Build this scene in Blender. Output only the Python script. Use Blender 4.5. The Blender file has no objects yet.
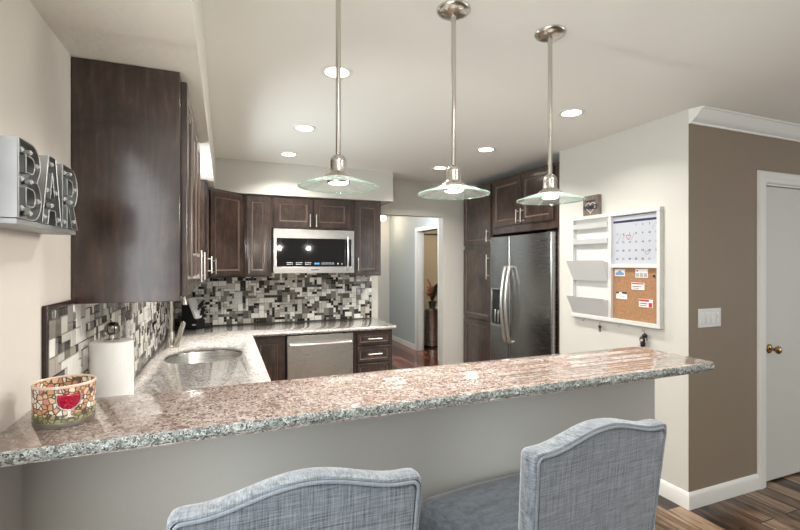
import bpy, bmesh, math, random
from mathutils import Vector, Matrix, geometry
R = math.radians
C = bpy.context.scene.collection
SC = bpy.context.scene
random.seed(7)

# ------------------------------------------------------------------ camera, world, lights, exposure
cd = bpy.data.cameras.new('camera'); cam = bpy.data.objects.new('camera', cd); C.objects.link(cam)
cam.location = (0, 0, 1.498); cam.rotation_euler = (R(90), 0, R(-21.735))
cd.sensor_width = 36; cd.lens = 36*441.97/800; cd.shift_y = -0.002; cd.clip_start = .02
SC.camera = cam
W = bpy.data.worlds.new('world'); SC.world = W; W.use_nodes = True
W.node_tree.nodes['Background'].inputs[0].default_value = (.85, .93, 1, 1)
W.node_tree.nodes['Background'].inputs[1].default_value = 1.0
SC.view_settings.view_transform = 'Standard'; SC.view_settings.look = 'None'
SC.view_settings.gamma = 1; SC.view_settings.use_curve_mapping = False
SC.view_settings.exposure = 0.75
SC.cycles.max_bounces = 10; SC.cycles.sample_clamp_indirect = 6; SC.cycles.use_denoising = True

def area(name, loc, rot, sx, sy, power, col, spread=180):
    l = bpy.data.lights.new(name, 'AREA'); l.shape = 'RECTANGLE'; l.size = sx; l.size_y = sy
    l.energy = power; l.color = col; l.spread = R(spread)
    o = bpy.data.objects.new(name, l); C.objects.link(o); o.location = loc; o.rotation_euler = rot
    return o
# daylight through the left and sink windows; front and side panels are added fill
area('daylight_left_window', (-.43, -.02, 1.5), (0, R(-90), 0), 1.1, 1.7, 17, (.97, .98, 1))
area('front_fill', (4.6, -3.44, 1.5), (R(90), 0, 0), 1.9, 1.5, 5, (.98, .98, .97))
area('side_fill', (5.94, -1.2, 1.4), (0, R(90), 0), 1.7, 2.4, 16, (.99, .98, .95))
area('daylight_sink_window', (-.62, 3.14, 1.66), (0, R(-90), 0), .62, .66, 16, (.94, .98, 1))
# unseen fill panels added overhead to brighten the stool tops
for lx_ in (.25, 1.35): area('stool_top_fill', (lx_, .42, 2.425), (0, 0, 0), .3, .3, 5.5, (1, .96, .91), 150)
# unseen fill added in the hall and the room behind it
def point(name, loc, power, col, r=.05):
    l = bpy.data.lights.new(name, 'POINT'); l.energy = power; l.color = col; l.shadow_soft_size = r
    o = bpy.data.objects.new(name, l); C.objects.link(o); o.location = loc; return o
point('far_room_fill', (4.6, 7.4, 2.2), 30, (1, .86, .68), .12)
point('hall_fill', (2.2, 5.9, 2.2), 30, (.93, .96, 1), .12)

# ------------------------------------------------------------------ materials
def mat(name, base=(.5, .5, .5), rough=.5, metal=0, spec=.5, coat=0, emis=None, es=0, trans=0, ior=1.45):
    m = bpy.data.materials.new(name); m.use_nodes = True
    b = m.node_tree.nodes['Principled BSDF']
    b.inputs['Base Color'].default_value = (*base, 1); b.inputs['Roughness'].default_value = rough
    b.inputs['Metallic'].default_value = metal; b.inputs['Specular IOR Level'].default_value = spec
    b.inputs['Coat Weight'].default_value = coat; b.inputs['Coat Roughness'].default_value = .08
    b.inputs['Transmission Weight'].default_value = trans; b.inputs['IOR'].default_value = ior
    if emis: b.inputs['Emission Color'].default_value = (*emis, 1); b.inputs['Emission Strength'].default_value = es
    m.diffuse_color = (*base, 1)
    return m
class N:
    def __init__(s, m): s.m = m; s.t = m.node_tree; s.b = s.t.nodes['Principled BSDF']; s._c = None
    def add(s, typ, **kw):
        n = s.t.nodes.new(typ)
        for k, v in kw.items():
            if k.startswith('i_'):
                key = k[2:]; key = int(key) if key.isdigit() else key.replace('_', ' ')
                n.inputs[key].default_value = v
            else: setattr(n, k, v)
        return n
    def link(s, a, b): s.t.links.new(a, b)
    def coord(s, scale=(1, 1, 1), rot=(0, 0, 0), kind='Object'):
        tc = s.add('ShaderNodeTexCoord'); mp = s.add('ShaderNodeMapping')
        mp.inputs['Scale'].default_value = scale; mp.inputs['Rotation'].default_value = rot
        s.link(tc.outputs[kind], mp.inputs[0]); return mp.outputs[0]
    def noise(s, vec, scale, detail=4, rough=.55, dist=0):
        n = s.add('ShaderNodeTexNoise'); n.inputs['Scale'].default_value = scale; n.inputs['Detail'].default_value = detail
        n.inputs['Roughness'].default_value = rough; n.inputs['Distortion'].default_value = dist
        s.link(vec, n.inputs['Vector']); return n.outputs['Fac']
    def ramp(s, fac, stops, interp='LINEAR'):
        r = s.add('ShaderNodeValToRGB'); e = r.color_ramp; e.interpolation = interp
        while len(e.elements) < len(stops): e.elements.new(.5)
        for el, (p, c) in zip(e.elements, stops):
            el.position = p; el.color = (*c, 1) if len(c) == 3 else c
        s.link(fac, r.inputs[0]); return r.outputs[0]
    def mix(s, fac, a, b, mode='MIX'):
        n = s.add('ShaderNodeMix', data_type='RGBA', blend_type=mode)
        for sock, v in ((n.inputs[0], fac), (n.inputs[6], a), (n.inputs[7], b)):
            if isinstance(v, (int, float)): sock.default_value = v
            elif isinstance(v, tuple): sock.default_value = (*v, 1)
            else: s.link(v, sock)
        return n.outputs[2]
    def bump(s, h, strength=.3, dist=.01):
        n = s.add('ShaderNodeBump'); n.inputs['Strength'].default_value = strength; n.inputs['Distance'].default_value = dist
        s.link(h, n.inputs['Height']); s.link(n.outputs[0], s.b.inputs['Normal'])
    def base(s, c): s.link(c, s.b.inputs['Base Color'])
def g(v): return (v, v, v)

def paint(name, col, rough=.6, bump=.12, scale=90):
    m = mat(name, col, rough, spec=.35); n = N(m); v = n.coord()
    n.bump(n.noise(v, scale, 3), bump, .004); return m
M = {}
M['cream'] = paint('paint_cream', (.63, .617, .567))
M['cream_left'] = paint('paint_cream_left', (.62, .57, .52))
M['ceil'] = paint('paint_ceiling', (.88, .87, .825), .8, .15, 40)
M['soffit'] = paint('paint_soffit', (.72, .68, .62), .7, .8, 22)
M['taupe'] = paint('paint_taupe', (.265, .212, .155), .6)
M['hall'] = paint('paint_hall_grey', (.48, .52, .52))
M['tan'] = paint('paint_tan', (.36, .31, .22))
M['white'] = mat('white_trim_paint', (.80, .79, .75), .35)
M['door'] = mat('door_paint', (.66, .65, .60), .4)

def wood(name, dark, mid, light, rough=.3):
    m = mat(name, mid, rough, spec=.5, coat=.8); n = N(m)
    v = n.coord((9, 9, 1.1)); v2 = n.coord((1, 1, 1))
    a = n.noise(v, 5, 6, .6, .6); b = n.noise(v2, 4.5, 5, .65, 1.2)
    c = n.ramp(a, [(.3, dark), (.55, mid), (.8, light)])
    d = n.ramp(b, [(.32, g(.45)), (.68, g(1.5))])
    n.base(n.mix(1, c, d, 'MULTIPLY')); n.b.inputs['Coat Roughness'].default_value = .14
    n.bump(a, .05, .002); return m
M['wood'] = wood('dark_cabinet_wood', (.022, .0115, .0085), (.047, .027, .020), (.088, .053, .041))
M['wood_in'] = mat('toe_kick_dark', (.012, .008, .007), .6)  # near-black brown for the toe kicks
M['bead'] = mat('bead_highlight_wood', (.155, .108, .086), .22, coat=.5)  # paler than the doors: highlight along the inner bead, painted in
M['legwood'] = wood('stool_leg_wood', (.03, .02, .015), (.06, .04, .03), (.08, .06, .04))

def granite(name, base, pale, dark, warm, rough=.1, sc=1.0):
    m = mat(name, base, rough, spec=.5, coat=.3); n = N(m); n.b.inputs['Coat Roughness'].default_value = .03
    v = n.coord()
    def vor(scale, feat='F1'):
        t = n.add('ShaderNodeTexVoronoi', feature=feat); t.inputs['Scale'].default_value = scale; n.link(v, t.inputs['Vector']); return t
    big = n.noise(v, 9*sc, 5, .65, .8)
    c = n.ramp(big, [(.30, warm), (.5, base), (.72, pale)])
    t1 = vor(150*sc); sep = n.add('ShaderNodeSeparateColor'); n.link(t1.outputs['Color'], sep.inputs[0])
    c = n.mix(n.ramp(sep.outputs[0], [(.0, g(1)), (.19, g(1)), (.21, g(0))]), c, dark)
    c = n.mix(n.ramp(sep.outputs[1], [(.70, g(0)), (.74, g(.75))]), c, pale)
    t2 = vor(62*sc); sep2 = n.add('ShaderNodeSeparateColor'); n.link(t2.outputs['Color'], sep2.inputs[0])
    c = n.mix(n.ramp(sep2.outputs[0], [(.05, g(.8)), (.10, g(.7)), (.12, g(0))]), c, tuple(x*.55 for x in warm))
    c = n.mix(n.ramp(sep2.outputs[2], [(.80, g(0)), (.84, g(.6))]), c, warm)
    n.base(c); return m
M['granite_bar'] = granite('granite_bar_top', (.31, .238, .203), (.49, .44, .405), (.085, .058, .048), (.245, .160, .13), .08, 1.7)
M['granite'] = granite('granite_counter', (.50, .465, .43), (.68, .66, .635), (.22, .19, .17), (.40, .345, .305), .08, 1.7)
M['granite_edge'] = granite('granite_chiselled_edge', (.30, .32, .29), (.58, .61, .565), (.03, .034, .03), (.14, .155, .14), .5, 2.6)
def edge_bump():
    n = N(M['granite_edge']); v = n.coord(); n.b.inputs['Coat Weight'].default_value = 0
    n.bump(n.noise(v, 130, 3), .9, .008)
edge_bump()

def steel(name, col=(.52, .51, .49), rough=.28, axis=(2, 2, 160), amt=.10):
    m = mat(name, col, rough, 1); n = N(m); v = n.coord(axis)
    a = n.noise(v, 6, 3); r = n.ramp(a, [(.3, g(rough-amt/2)), (.7, g(rough+amt/2))]); n.link(r, n.b.inputs['Roughness'])
    return m
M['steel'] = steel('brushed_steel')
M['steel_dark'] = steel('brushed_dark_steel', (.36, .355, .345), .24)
M['nickel'] = mat('brushed_nickel', (.60, .57, .52), .24, 1)
M['chrome'] = mat('polished_metal', (.84, .83, .81), .28, 1)
M['handle'] = mat('satin_nickel_pull', (.72, .70, .66), .3, 1)
M['blackglass'] = mat('black_glass', (.006, .006, .007), .04, spec=.8)
M['black'] = mat('black_plastic', (.012, .012, .013), .35)
M['darkgrey'] = mat('dark_grey_plastic', (.05, .05, .055), .4)
M['paper'] = mat('paper_white', (.82, .81, .79), .9)
def towel():
    n = N(M['towel']); n.bump(n.noise(n.coord(), 260, 2), .5, .002)
M['towel'] = mat('paper_towel', (.82, .81, .79), .95); towel()
M['lacquer'] = mat('white_lacquer', (.66, .66, .64), .35)
M['mailbin'] = mat('pale_grey_lacquer', (.60, .60, .59), .4)
M['ink'] = mat('black_ink', (.03, .03, .04), .7)
M['navy'] = mat('navy_ink', (.02, .02, .06), .5)
M['red'] = mat('red_ink', (.55, .03, .04), .5)
M['blue'] = mat('blue_ink', (.12, .30, .55), .5)
M['board'] = mat('dry_erase_white', (.50, .52, .57), .25)
M['brass'] = mat('antique_brass', (.45, .30, .12), .22, 1)
M['galv'] = steel('galvanised_metal', (.40, .41, .41), .5, (1, 1, 1), .2)
M['letterface'] = steel('galvanised_face', (.30, .31, .31), .40, (1, 1, 1), .2)
M['bulbclear'] = mat('clear_bulb', (.85, .85, .82), .08, trans=.6)
def cork():
    m = mat('cork', (.36, .19, .09), .9); n = N(m); v = n.coord()
    n.base(n.ramp(n.noise(v, 160, 4, .7), [(.3, (.22, .10, .04)), (.5, (.37, .20, .095)), (.75, (.50, .30, .16))])); return m
M['cork'] = cork()

def fabric(name, dark, light, rough=.9):
    m = mat(name, light, rough, spec=.2); n = N(m)
    n.b.inputs['Sheen Weight'].default_value = .4; n.b.inputs['Sheen Roughness'].default_value = .5
    a = n.noise(n.coord((260, 30, 9)), 1.6, 4, .7); b = n.noise(n.coord((9, 30, 260)), 1.6, 4, .7)
    f = n.add('ShaderNodeMath', operation='ADD'); n.link(a, f.inputs[0]); n.link(b, f.inputs[1])
    h = n.add('ShaderNodeMath', operation='MULTIPLY'); h.inputs[1].default_value = .5; n.link(f.outputs[0], h.inputs[0])
    n.base(n.ramp(h.outputs[0], [(.39, dark), (.5, tuple((x+y)/2 for x, y in zip(dark, light))), (.62, light)]))
    n.bump(h.outputs[0], .35, .002); return m
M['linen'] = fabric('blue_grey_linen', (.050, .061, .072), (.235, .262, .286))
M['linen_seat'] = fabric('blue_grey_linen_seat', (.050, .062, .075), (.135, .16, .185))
M['piping'] = fabric('blue_grey_piping', (.12, .14, .16), (.22, .25, .27))

def planks(name, cols, width, length, rot, rough, gap=.012):
    m = mat(name, cols[1], rough, coat=.15); n = N(m)
    v = n.coord((1, 1, 1), (0, 0, rot))
    br = n.add('ShaderNodeTexBrick', offset=.37, offset_frequency=2, squash=1)
    br.inputs['Scale'].default_value = 1; br.inputs['Brick Width'].default_value = length; br.inputs['Row Height'].default_value = width
    br.inputs['Mortar Size'].default_value = .004; br.inputs['Color1'].default_value = (0, 0, 0, 1); br.inputs['Color2'].default_value = (1, 1, 1, 1)
    br.inputs['Mortar'].default_value = (.5, .5, .5, 1); br.inputs['Bias'].default_value = 0
    n.link(v, br.inputs['Vector'])
    # grain stretched along the plank, shifted per plank
    add = n.add('ShaderNodeVectorMath', operation='MULTIPLY_ADD'); n.link(br.outputs['Color'], add.inputs[0])
    add.inputs[1].default_value = (7, 13, 5); n.link(v, add.inputs[2])
    mp = n.add('ShaderNodeMapping'); mp.inputs['Scale'].default_value = (1.6, 15, 15); n.link(add.outputs[0], mp.inputs[0])
    gr = n.noise(mp.outputs[0], 1.7, 8, .68, .9)
    sep = n.add('ShaderNodeSeparateColor'); n.link(br.outputs['Color'], sep.inputs[0])
    f = n.add('ShaderNodeMath', operation='MULTIPLY_ADD'); f.inputs[1].default_value = .34; n.link(sep.outputs[0], f.inputs[0])
    f2 = n.add('ShaderNodeMath', operation='SUBTRACT'); n.link(gr, f2.inputs[0]); f2.inputs[1].default_value = .16; n.link(f2.outputs[0], f.inputs[2])
    c = n.ramp(f.outputs[0], [(.34, cols[0]), (.47, cols[1]), (.57, cols[2]), (.70, cols[3])])
    c = n.mix(br.outputs['Fac'], c, tuple(x*.25 for x in cols[0]))
    n.base(c); n.bump(gr, .12, .004); return m
M['floor'] = planks('rustic_plank_floor', [(.012, .007, .004), (.065, .034, .018), (.17, .095, .052), (.32, .215, .14)], .125, .8, R(90), .3)
M['cherry'] = planks('cherry_plank_floor', [(.05, .014, .008), (.13, .036, .020), (.20, .062, .036), (.26, .10, .06)], .08, .9, R(90), .16)

def glassmix(name, tint, gloss=.12, milk=0, rough=.02):
    m = bpy.data.materials.new(name); m.use_nodes = True; t = m.node_tree; t.nodes.clear()
    o = t.nodes.new('ShaderNodeOutputMaterial'); mx = t.nodes.new('ShaderNodeMixShader')
    tr = t.nodes.new('ShaderNodeBsdfTransparent'); gl = t.nodes.new('ShaderNodeBsdfGlossy'); fr = t.nodes.new('ShaderNodeLayerWeight')
    tr.inputs[0].default_value = (*tint, 1); gl.inputs['Roughness'].default_value = rough; fr.inputs[0].default_value = gloss
    mr = t.nodes.new('ShaderNodeMath'); mr.operation = 'MULTIPLY_ADD'; mr.inputs[1].default_value = .38; mr.inputs[2].default_value = .03
    t.links.new(fr.outputs['Facing'], mr.inputs[0]); t.links.new(mr.outputs[0], mx.inputs[0])
    t.links.new(tr.outputs[0], mx.inputs[1]); t.links.new(gl.outputs[0], mx.inputs[2])
    if milk:
        m2 = t.nodes.new('ShaderNodeMixShader'); m2.inputs[0].default_value = milk; tl = t.nodes.new('ShaderNodeBsdfTranslucent'); tl.inputs[0].default_value = (.95, 1, .98, 1)
        t.links.new(mx.outputs[0], m2.inputs[1]); t.links.new(tl.outputs[0], m2.inputs[2]); t.links.new(m2.outputs[0], o.inputs[0])
    else: t.links.new(mx.outputs[0], o.inputs[0])
    return m
M['glass'] = glassmix('shade_glass', (.93, .97, .955), .4, .05)
M['glass_edge'] = glassmix('shade_glass_edge', (.66, .84, .77), .6, .03)
M['pane'] = glassmix('window_glass', (.97, .99, .99), .1)
M['lamp'] = mat('lamp_glow', (1, 1, 1), .5, emis=(1, .95, .86), es=9)
M['bulb'] = mat('bulb_glow', (1, 1, 1), .5, emis=(1, .90, .74), es=14)
M['hallbulb'] = mat('hall_bulb_glow', (1, 1, 1), .5, emis=(1, .88, .7), es=5)

# ------------------------------------------------------------------ mesh helpers
ORG = {}
class MB:
    def __init__(s): s.v = []; s.f = []; s.mi = []; s.cur = 0
    def add(s, vs, fs):
        o = len(s.v); s.v += [tuple(p) for p in vs]
        for f in fs: s.f.append([i+o for i in f]); s.mi.append(s.cur)
        return s
    def box(s, x0, y0, z0, x1, y1, z1):
        return s.hexa([(x0, y0, z0), (x1, y0, z0), (x1, y1, z0), (x0, y1, z0), (x0, y0, z1), (x1, y0, z1), (x1, y1, z1), (x0, y1, z1)])
    def hexa(s, p):
        return s.add(p, [(0, 3, 2, 1), (4, 5, 6, 7), (0, 1, 5, 4), (1, 2, 6, 5), (2, 3, 7, 6), (3, 0, 4, 7)])
    def lathe(s, c, prof, n=32, sx=1, sy=1, closed=False):
        vs = []; fs = []; k = len(prof)
        for i in range(n):
            a = 2*math.pi*i/n
            for r, z in prof: vs.append((c[0]+r*math.cos(a)*sx, c[1]+r*math.sin(a)*sy, c[2]+z))
        for i in range(n):
            j = (i+1) % n
            for q in range(k-1 if not closed else k):
                w = (q+1) % k
                fs.append((i*k+q, j*k+q, j*k+w, i*k+w))
        s.add(vs, fs)
        if not closed:
            o = len(s.v)-len(vs)
            if prof[0][0] > 1e-6: s.f.append([o+i*k for i in range(n)][::-1]); s.mi.append(s.cur)
            if prof[-1][0] > 1e-6: s.f.append([o+i*k+k-1 for i in range(n)]); s.mi.append(s.cur)
        return s
    def tube(s, pts, r, n=12, closed=False, cap=True):
        P = [Vector(p) for p in pts]; m = len(P); rs = r if isinstance(r, (list, tuple)) else [r]*m
        vs = []; fs = []; prev = None
        for i in range(m):
            a = P[i-1] if (i > 0 or closed) else P[i]; b = P[(i+1) % m] if (i < m-1 or closed) else P[i]
            t = (b-a).normalized()
            if prev is None:
                x = t.orthogonal().normalized()
            else:
                x = prev - t*prev.dot(t); x = x.normalized() if x.length > 1e-6 else t.orthogonal().normalized()
            prev = x; y = t.cross(x)
            for k in range(n):
                an = 2*math.pi*k/n; vs.append(P[i]+(x*math.cos(an)+y*math.sin(an))*rs[i])
        for i in range(m if closed else m-1):
            j = (i+1) % m
            for k in range(n):
                l = (k+1) % n; fs.append((i*n+k, i*n+l, j*n+l, j*n+k))
        o = len(s.v); s.add(vs, fs)
        if cap and not closed:
            s.f.append([o+k for k in range(n)][::-1]); s.mi.append(s.cur)
            s.f.append([o+(m-1)*n+k for k in range(n)]); s.mi.append(s.cur)
        return s
    def sphere(s, c, r, n=16, m=10, sz=1):
        prof = [(r*math.sin(math.pi*i/m), -r*sz*math.cos(math.pi*i/m)) for i in range(m+1)]
        prof[0] = (0, prof[0][1]); prof[-1] = (0, prof[-1][1]); return s.lathe(c, prof, n)
    def prism(s, poly, F, n0, n1):
        """poly in the (u,v) plane of frame F, extruded n0..n1 along F's normal"""
        a = [F(u, v, n0) for u, v in poly]; b = [F(u, v, n1) for u, v in poly]; k = len(poly)
        tri = geometry.tessellate_polygon([[Vector((u, v, 0)) for u, v in poly]])
        s.add(a+b, [(i, (i+1) % k, (i+1) % k+k, i+k) for i in range(k)])
        o = len(s.v)-2*k
        for t in tri:
            s.f.append([o+i for i in t][::-1]); s.mi.append(s.cur); s.f.append([o+k+i for i in t]); s.mi.append(s.cur)
        return s
    def fbox(s, F, u0, u1, v0, v1, n0, n1):
        return s.hexa([F(u0, v0, n1), F(u1, v0, n1), F(u1, v0, n0), F(u0, v0, n0), F(u0, v1, n1), F(u1, v1, n1), F(u1, v1, n0), F(u0, v1, n0)])
    def rings(s, F, u0, u1, v0, v1, rg, mats=None):
        """concentric rectangular rings (inset, height); closes the last with a face"""
        vs = []
        for ins, h in rg: vs += [F(u0+ins, v0+ins, h), F(u1-ins, v0+ins, h), F(u1-ins, v1-ins, h), F(u0+ins, v1-ins, h)]
        o = len(s.v); s.add(vs, [])
        for i in range(len(rg)-1):
            for k in range(4):
                l = (k+1) % 4; s.f.append([o+i*4+k, o+i*4+l, o+i*4+4+l, o+i*4+4+k]); s.mi.append(mats[i] if mats else s.cur)
        e = o+(len(rg)-1)*4; s.f.append([e, e+1, e+2, e+3]); s.mi.append(s.cur)
        s.f.append([o+3, o+2, o+1, o]); s.mi.append(s.cur)
        return s
    def build(s, name, mats, parent=None, bevel=0, smooth=40, origin=None, seg=2, fix=True):
        if not isinstance(mats, (list, tuple)): mats = [mats]
        if parent is not None: off = ORG[parent]
        elif origin is not None: off = Vector(origin)
        else:
            xs, ys, zs = zip(*s.v); off = Vector(((min(xs)+max(xs))/2, (min(ys)+max(ys))/2, min(zs)))
        me = bpy.data.meshes.new(name); me.from_pydata([Vector(p)-off for p in s.v], [], s.f)
        for m in mats: me.materials.append(m)
        me.polygons.foreach_set('material_index', s.mi)
        if fix:
            bm = bmesh.new(); bm.from_mesh(me); bmesh.ops.recalc_face_normals(bm, faces=bm.faces); bm.to_mesh(me); bm.free()
        if smooth:
            me.polygons.foreach_set('use_smooth', [True]*len(me.polygons)); me.set_sharp_from_angle(angle=R(smooth))
        me.update()
        o = bpy.data.objects.new(name, me); C.objects.link(o); ORG[o] = off.copy()
        if parent is not None: o.parent = parent
        else: o.location = off
        if bevel:
            b = o.modifiers.new('bevel', 'BEVEL'); b.width = bevel; b.segments = seg; b.limit_method = 'ANGLE'; b.angle_limit = R(40)
            b.harden_normals = False
        return o
def thing(name, label, cat, loc=(0, 0, 0), group=None):
    o = bpy.data.objects.new(name, None); C.objects.link(o); o.location = loc; o.empty_display_size = .05
    ORG[o] = Vector(loc); o['label'] = label; o['category'] = cat
    if group: o['group'] = group
    return o
def tag(o, label, cat, group=None):
    o['label'] = label; o['category'] = cat
    if group: o['group'] = group
    return o
def struct(o): o['kind'] = 'structure'; return o
def copy_tree(o, loc=None, label=None, parent=None):
    c = o.copy(); C.objects.link(c)
    if parent is not None: c.parent = parent
    if loc is not None: c.location = loc
    if label: c['label'] = label
    for ch in o.children: copy_tree(ch, parent=c)
    return c
def frame(O, U, Nn):
    O = Vector(O); U = Vector(U).normalized(); Nn = Vector(Nn).normalized(); V = Vector((0, 0, 1))
    f = lambda u, v, n=0: O+U*u+V*v+Nn*n
    f.O, f.U, f.N = O, U, Nn
    return f
def text_mesh(txt, size, F, u, v, n, offset=0, extrude=.0004, align='CENTER', bold=0):
    """lettering as vertices and faces in frame F"""
    cu = bpy.data.curves.new('txt', 'FONT'); cu.body = txt; cu.size = size; cu.align_x = align; cu.align_y = 'CENTER'
    cu.extrude = extrude; cu.offset = bold; cu.resolution_u = 3
    o = bpy.data.objects.new('txt', cu); C.objects.link(o)
    dg = bpy.context.evaluated_depsgraph_get(); me = bpy.data.meshes.new_from_object(o.evaluated_get(dg))
    vs = [F(u+p.co.x, v+p.co.y, n+p.co.z) for p in me.vertices]; fs = [tuple(p.vertices) for p in me.polygons]
    bpy.data.objects.remove(o); bpy.data.curves.remove(cu); bpy.data.meshes.remove(me)
    return vs, fs

# ------------------------------------------------------------------ room shell
WL, WR, WB = -.439, 2.635, 4.62          # left wall, whiteboard wall, kitchen back wall
CE = 2.44
def sbox(name, m, *a, **k): return struct(MB().box(*a).build(name, m, **k))
sbox('floor', M['floor'], -.56, -3.6, -.05, 6.1, WB, 0, origin=(0, 0, 0))
sbox('floor_hall', M['cherry'], -.56, WB, -.05, 6.1, 9.2, 0, origin=(0, 0, 0))
sbox('ceiling', M['ceil'], -.56, -3.6, CE, 6.1, WB+.12, CE+.06, origin=(0, 0, 0))
sbox('ceiling_hall', M['ceil'], -.56, WB+.12, CE, 6.1, 9.2, CE+.06)
# left wall with the sink window
w = MB()
w.box(-.56, -3.6, 0, WL, -.89, CE).box(-.56, -.89, 0, WL, .85, .93).box(-.56, -.89, 2.07, WL, .85, CE).box(-.56, .85, 0, WL, 2.76, CE).box(-.56, 3.52, 0, WL, WB, CE).box(-.56, 2.76, 0, WL, 3.52, 1.40).box(-.56, 2.76, 2.06, WL, 3.52, CE)
struct(w.build('wall_left', M['cream_left'], origin=(0, 0, 0)))
w = MB()
for a in ((-.50, 2.76, 1.40, -.45, 2.80, 2.06), (-.50, 3.48, 1.40, -.45, 3.52, 2.06), (-.50, 2.80, 1.40, -.45, 3.48, 1.44), (-.50, 2.80, 2.02, -.45, 3.48, 2.06), (-.495, 3.125, 1.44, -.455, 3.155, 2.02)): w.box(*a)
win = struct(w.build('window_1', M['white'])); ORG_w = win
struct(MB().box(-.48, 2.80, 1.44, -.474, 3.48, 2.02).build('glass_pane', M['pane'], win))
w = MB()
for a in ((-.50, -.89, .93, -.44, -.84, 2.07), (-.50, .80, .93, -.44, .85, 2.07), (-.50, -.84, .93, -.44, .80, .98), (-.50, -.84, 2.02, -.44, .80, 2.07)): w.box(*a)
win = struct(w.build('window_2', M['white']))
struct(MB().box(-.48, -.84, .98, -.474, .80, 2.02).build('glass_pane', M['pane'], win))
# kitchen back wall with the passage to the hall
w = MB().box(-.56, WB, 0, 1.58, WB+.12, CE).box(1.58, WB, 2.043, 2.385, WB+.12, CE).box(2.385, WB, 0, 3.5, WB+.12, CE)
struct(w.build('wall_back', M['cream'], origin=(0, 0, 0)))
# whiteboard wall and the fridge alcove
w = MB().box(WR, 1.8545, 0, WR+.115, 2.97, CE)
struct(w.build('wall_right', M['cream'], origin=(0, 0, 0)))
w = MB().box(WR+.115, 2.85, 0, 3.38, 2.97, CE).box(3.38, 2.85, 0, 3.5, WB, CE)
struct(w.build('wall_alcove', M['cream'], origin=(0, 0, 0)))
# taupe wall with the door opening
DX0, DX1, DZ = 3.375, 4.19, 2.04
w = MB().box(WR+.001, 1.854, 0, DX0, 1.97, CE).box(DX1, 1.854, 0, 6.1, 1.97, CE).box(DX0, 1.854, DZ, DX1, 1.97, CE)
struct(w.build('wall_entry', M['taupe'], origin=(0, 0, 0)))
sbox('wall_closet', M['cream'], 3.2, 2.2, 0, 4.4, 2.3, CE)
# dining-room walls around and behind the camera, with openings at the added fill panels
w = MB().box(-.56, -3.6, 0, 3.6, -3.5, CE).box(5.6, -3.6, 0, 6.1, -3.5, CE).box(3.6, -3.6, 0, 5.6, -3.5, .7).box(3.6, -3.6, 2.3, 5.6, -3.5, CE)
struct(w.build('wall_front', M['cream'], origin=(0, 0, 0)))
w = MB().box(6, -3.5, 0, 6.1, -2.5, CE).box(6, .1, 0, 6.1, 9.2, CE).box(6, -2.5, 0, 6.1, .1, .5).box(6, -2.5, 2.3, 6.1, .1, CE)
struct(w.build('wall_dining', M['cream'], origin=(0, 0, 0)))
# hall and room behind it
HX = 3.08
w = MB().box(HX, WB+.12, 0, HX+.11, 6.12, CE).box(HX, 6.92, 0, HX+.11, 8.3, CE).box(HX, 6.12, 2.04, HX+.11, 6.92, CE)
struct(w.build('wall_hall', M['hall'], origin=(0, 0, 0)))
sbox('wall_hall_end', M['cream'], .9, 8.3, 0, HX+.11, 8.4, CE)
sbox('wall_hall_left', M['hall'], .9, WB+.12, 0, 1.0, 8.3, CE)
sbox('wall_far_room', M['tan'], HX+.11, 9.0, 0, 6, 9.1, CE)
w = MB()
for a in ((HX-.016, 6.92, 0, HX+.125, 7.0, 2.11), (HX-.016, 6.04, 0, HX+.125, 6.12, 2.11), (HX-.016, 6.12, 2.04, HX+.125, 6.92, 2.11), (HX+.005, 6.905, 0, HX+.10, 6.93, 2.05)): w.box(*a)
struct(w.build('trim_1', M['white'], bevel=.006))
struct(MB().box(HX-.014, 7.0, 0, HX, 8.3, .09).build('baseboard_hall', M['white'], bevel=.004))
# soffits
struct(MB().box(WL-.01, -3.5, 2.138, -.072, WB, CE).build('ceiling_soffit_left', M['soffit'], origin=(0, 0, 0)))
struct(MB().box(-.072, 4.27, 2.138, 1.625, WB, CE).build('ceiling_soffit_back', M['cream'], origin=(0, 0, 0)))
# half wall under the bar
HWX, HY0, HY1, BARZ = 1.633, 1.29, 1.385, 1.141
struct(MB().box(WL-.01, HY0, 0, HWX, HY1, BARZ-.029).build('wall_bar', M['cream'], origin=(0, 0, 0)))
# baseboards, crown moulding, door casing
def sweep_profile(prof, pts_fn, name, m):
    mb = MB(); k = len(prof); vs = []
    ends = pts_fn
    for e in ends: vs += [e(a, b) for a, b in prof]
    fs = [(i, (i+1) % k, (i+1) % k+k, i+k) for i in range(k)]
    mb.add(vs, fs); mb.f.append(list(range(k))[::-1]); mb.mi.append(0); mb.f.append(list(range(k, 2*k))); mb.mi.append(0)
    return struct(mb.build(name, m, smooth=30))
bp = [(0, 0), (.015, 0), (.015, .075), (.011, .088), (.006, .097), (0, .10)]
sweep_profile(bp, [lambda a, b: (WR-a, 1.854-a, b), lambda a, b: (WR-a, 2.97, b)], 'baseboard_right', M['white'])
sweep_profile(bp, [lambda a, b: (WR-a, 1.854-a, b), lambda a, b: (3.30, 1.854-a, b)], 'baseboard_entry', M['white'])
cp = [(0, -.088), (.010, -.088), (.014, -.078), (.022, -.074), (.040, -.052), (.058, -.026), (.064, -.018), (.068, -.012), (.076, -.010), (.076, 0), (0, 0)]
sweep_profile(cp, [lambda a, b: (WR+.0+a*.35, 1.854-a, CE+b), lambda a, b: (6, 1.854-a, CE+b)], 'trim_2', M['white'])
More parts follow.
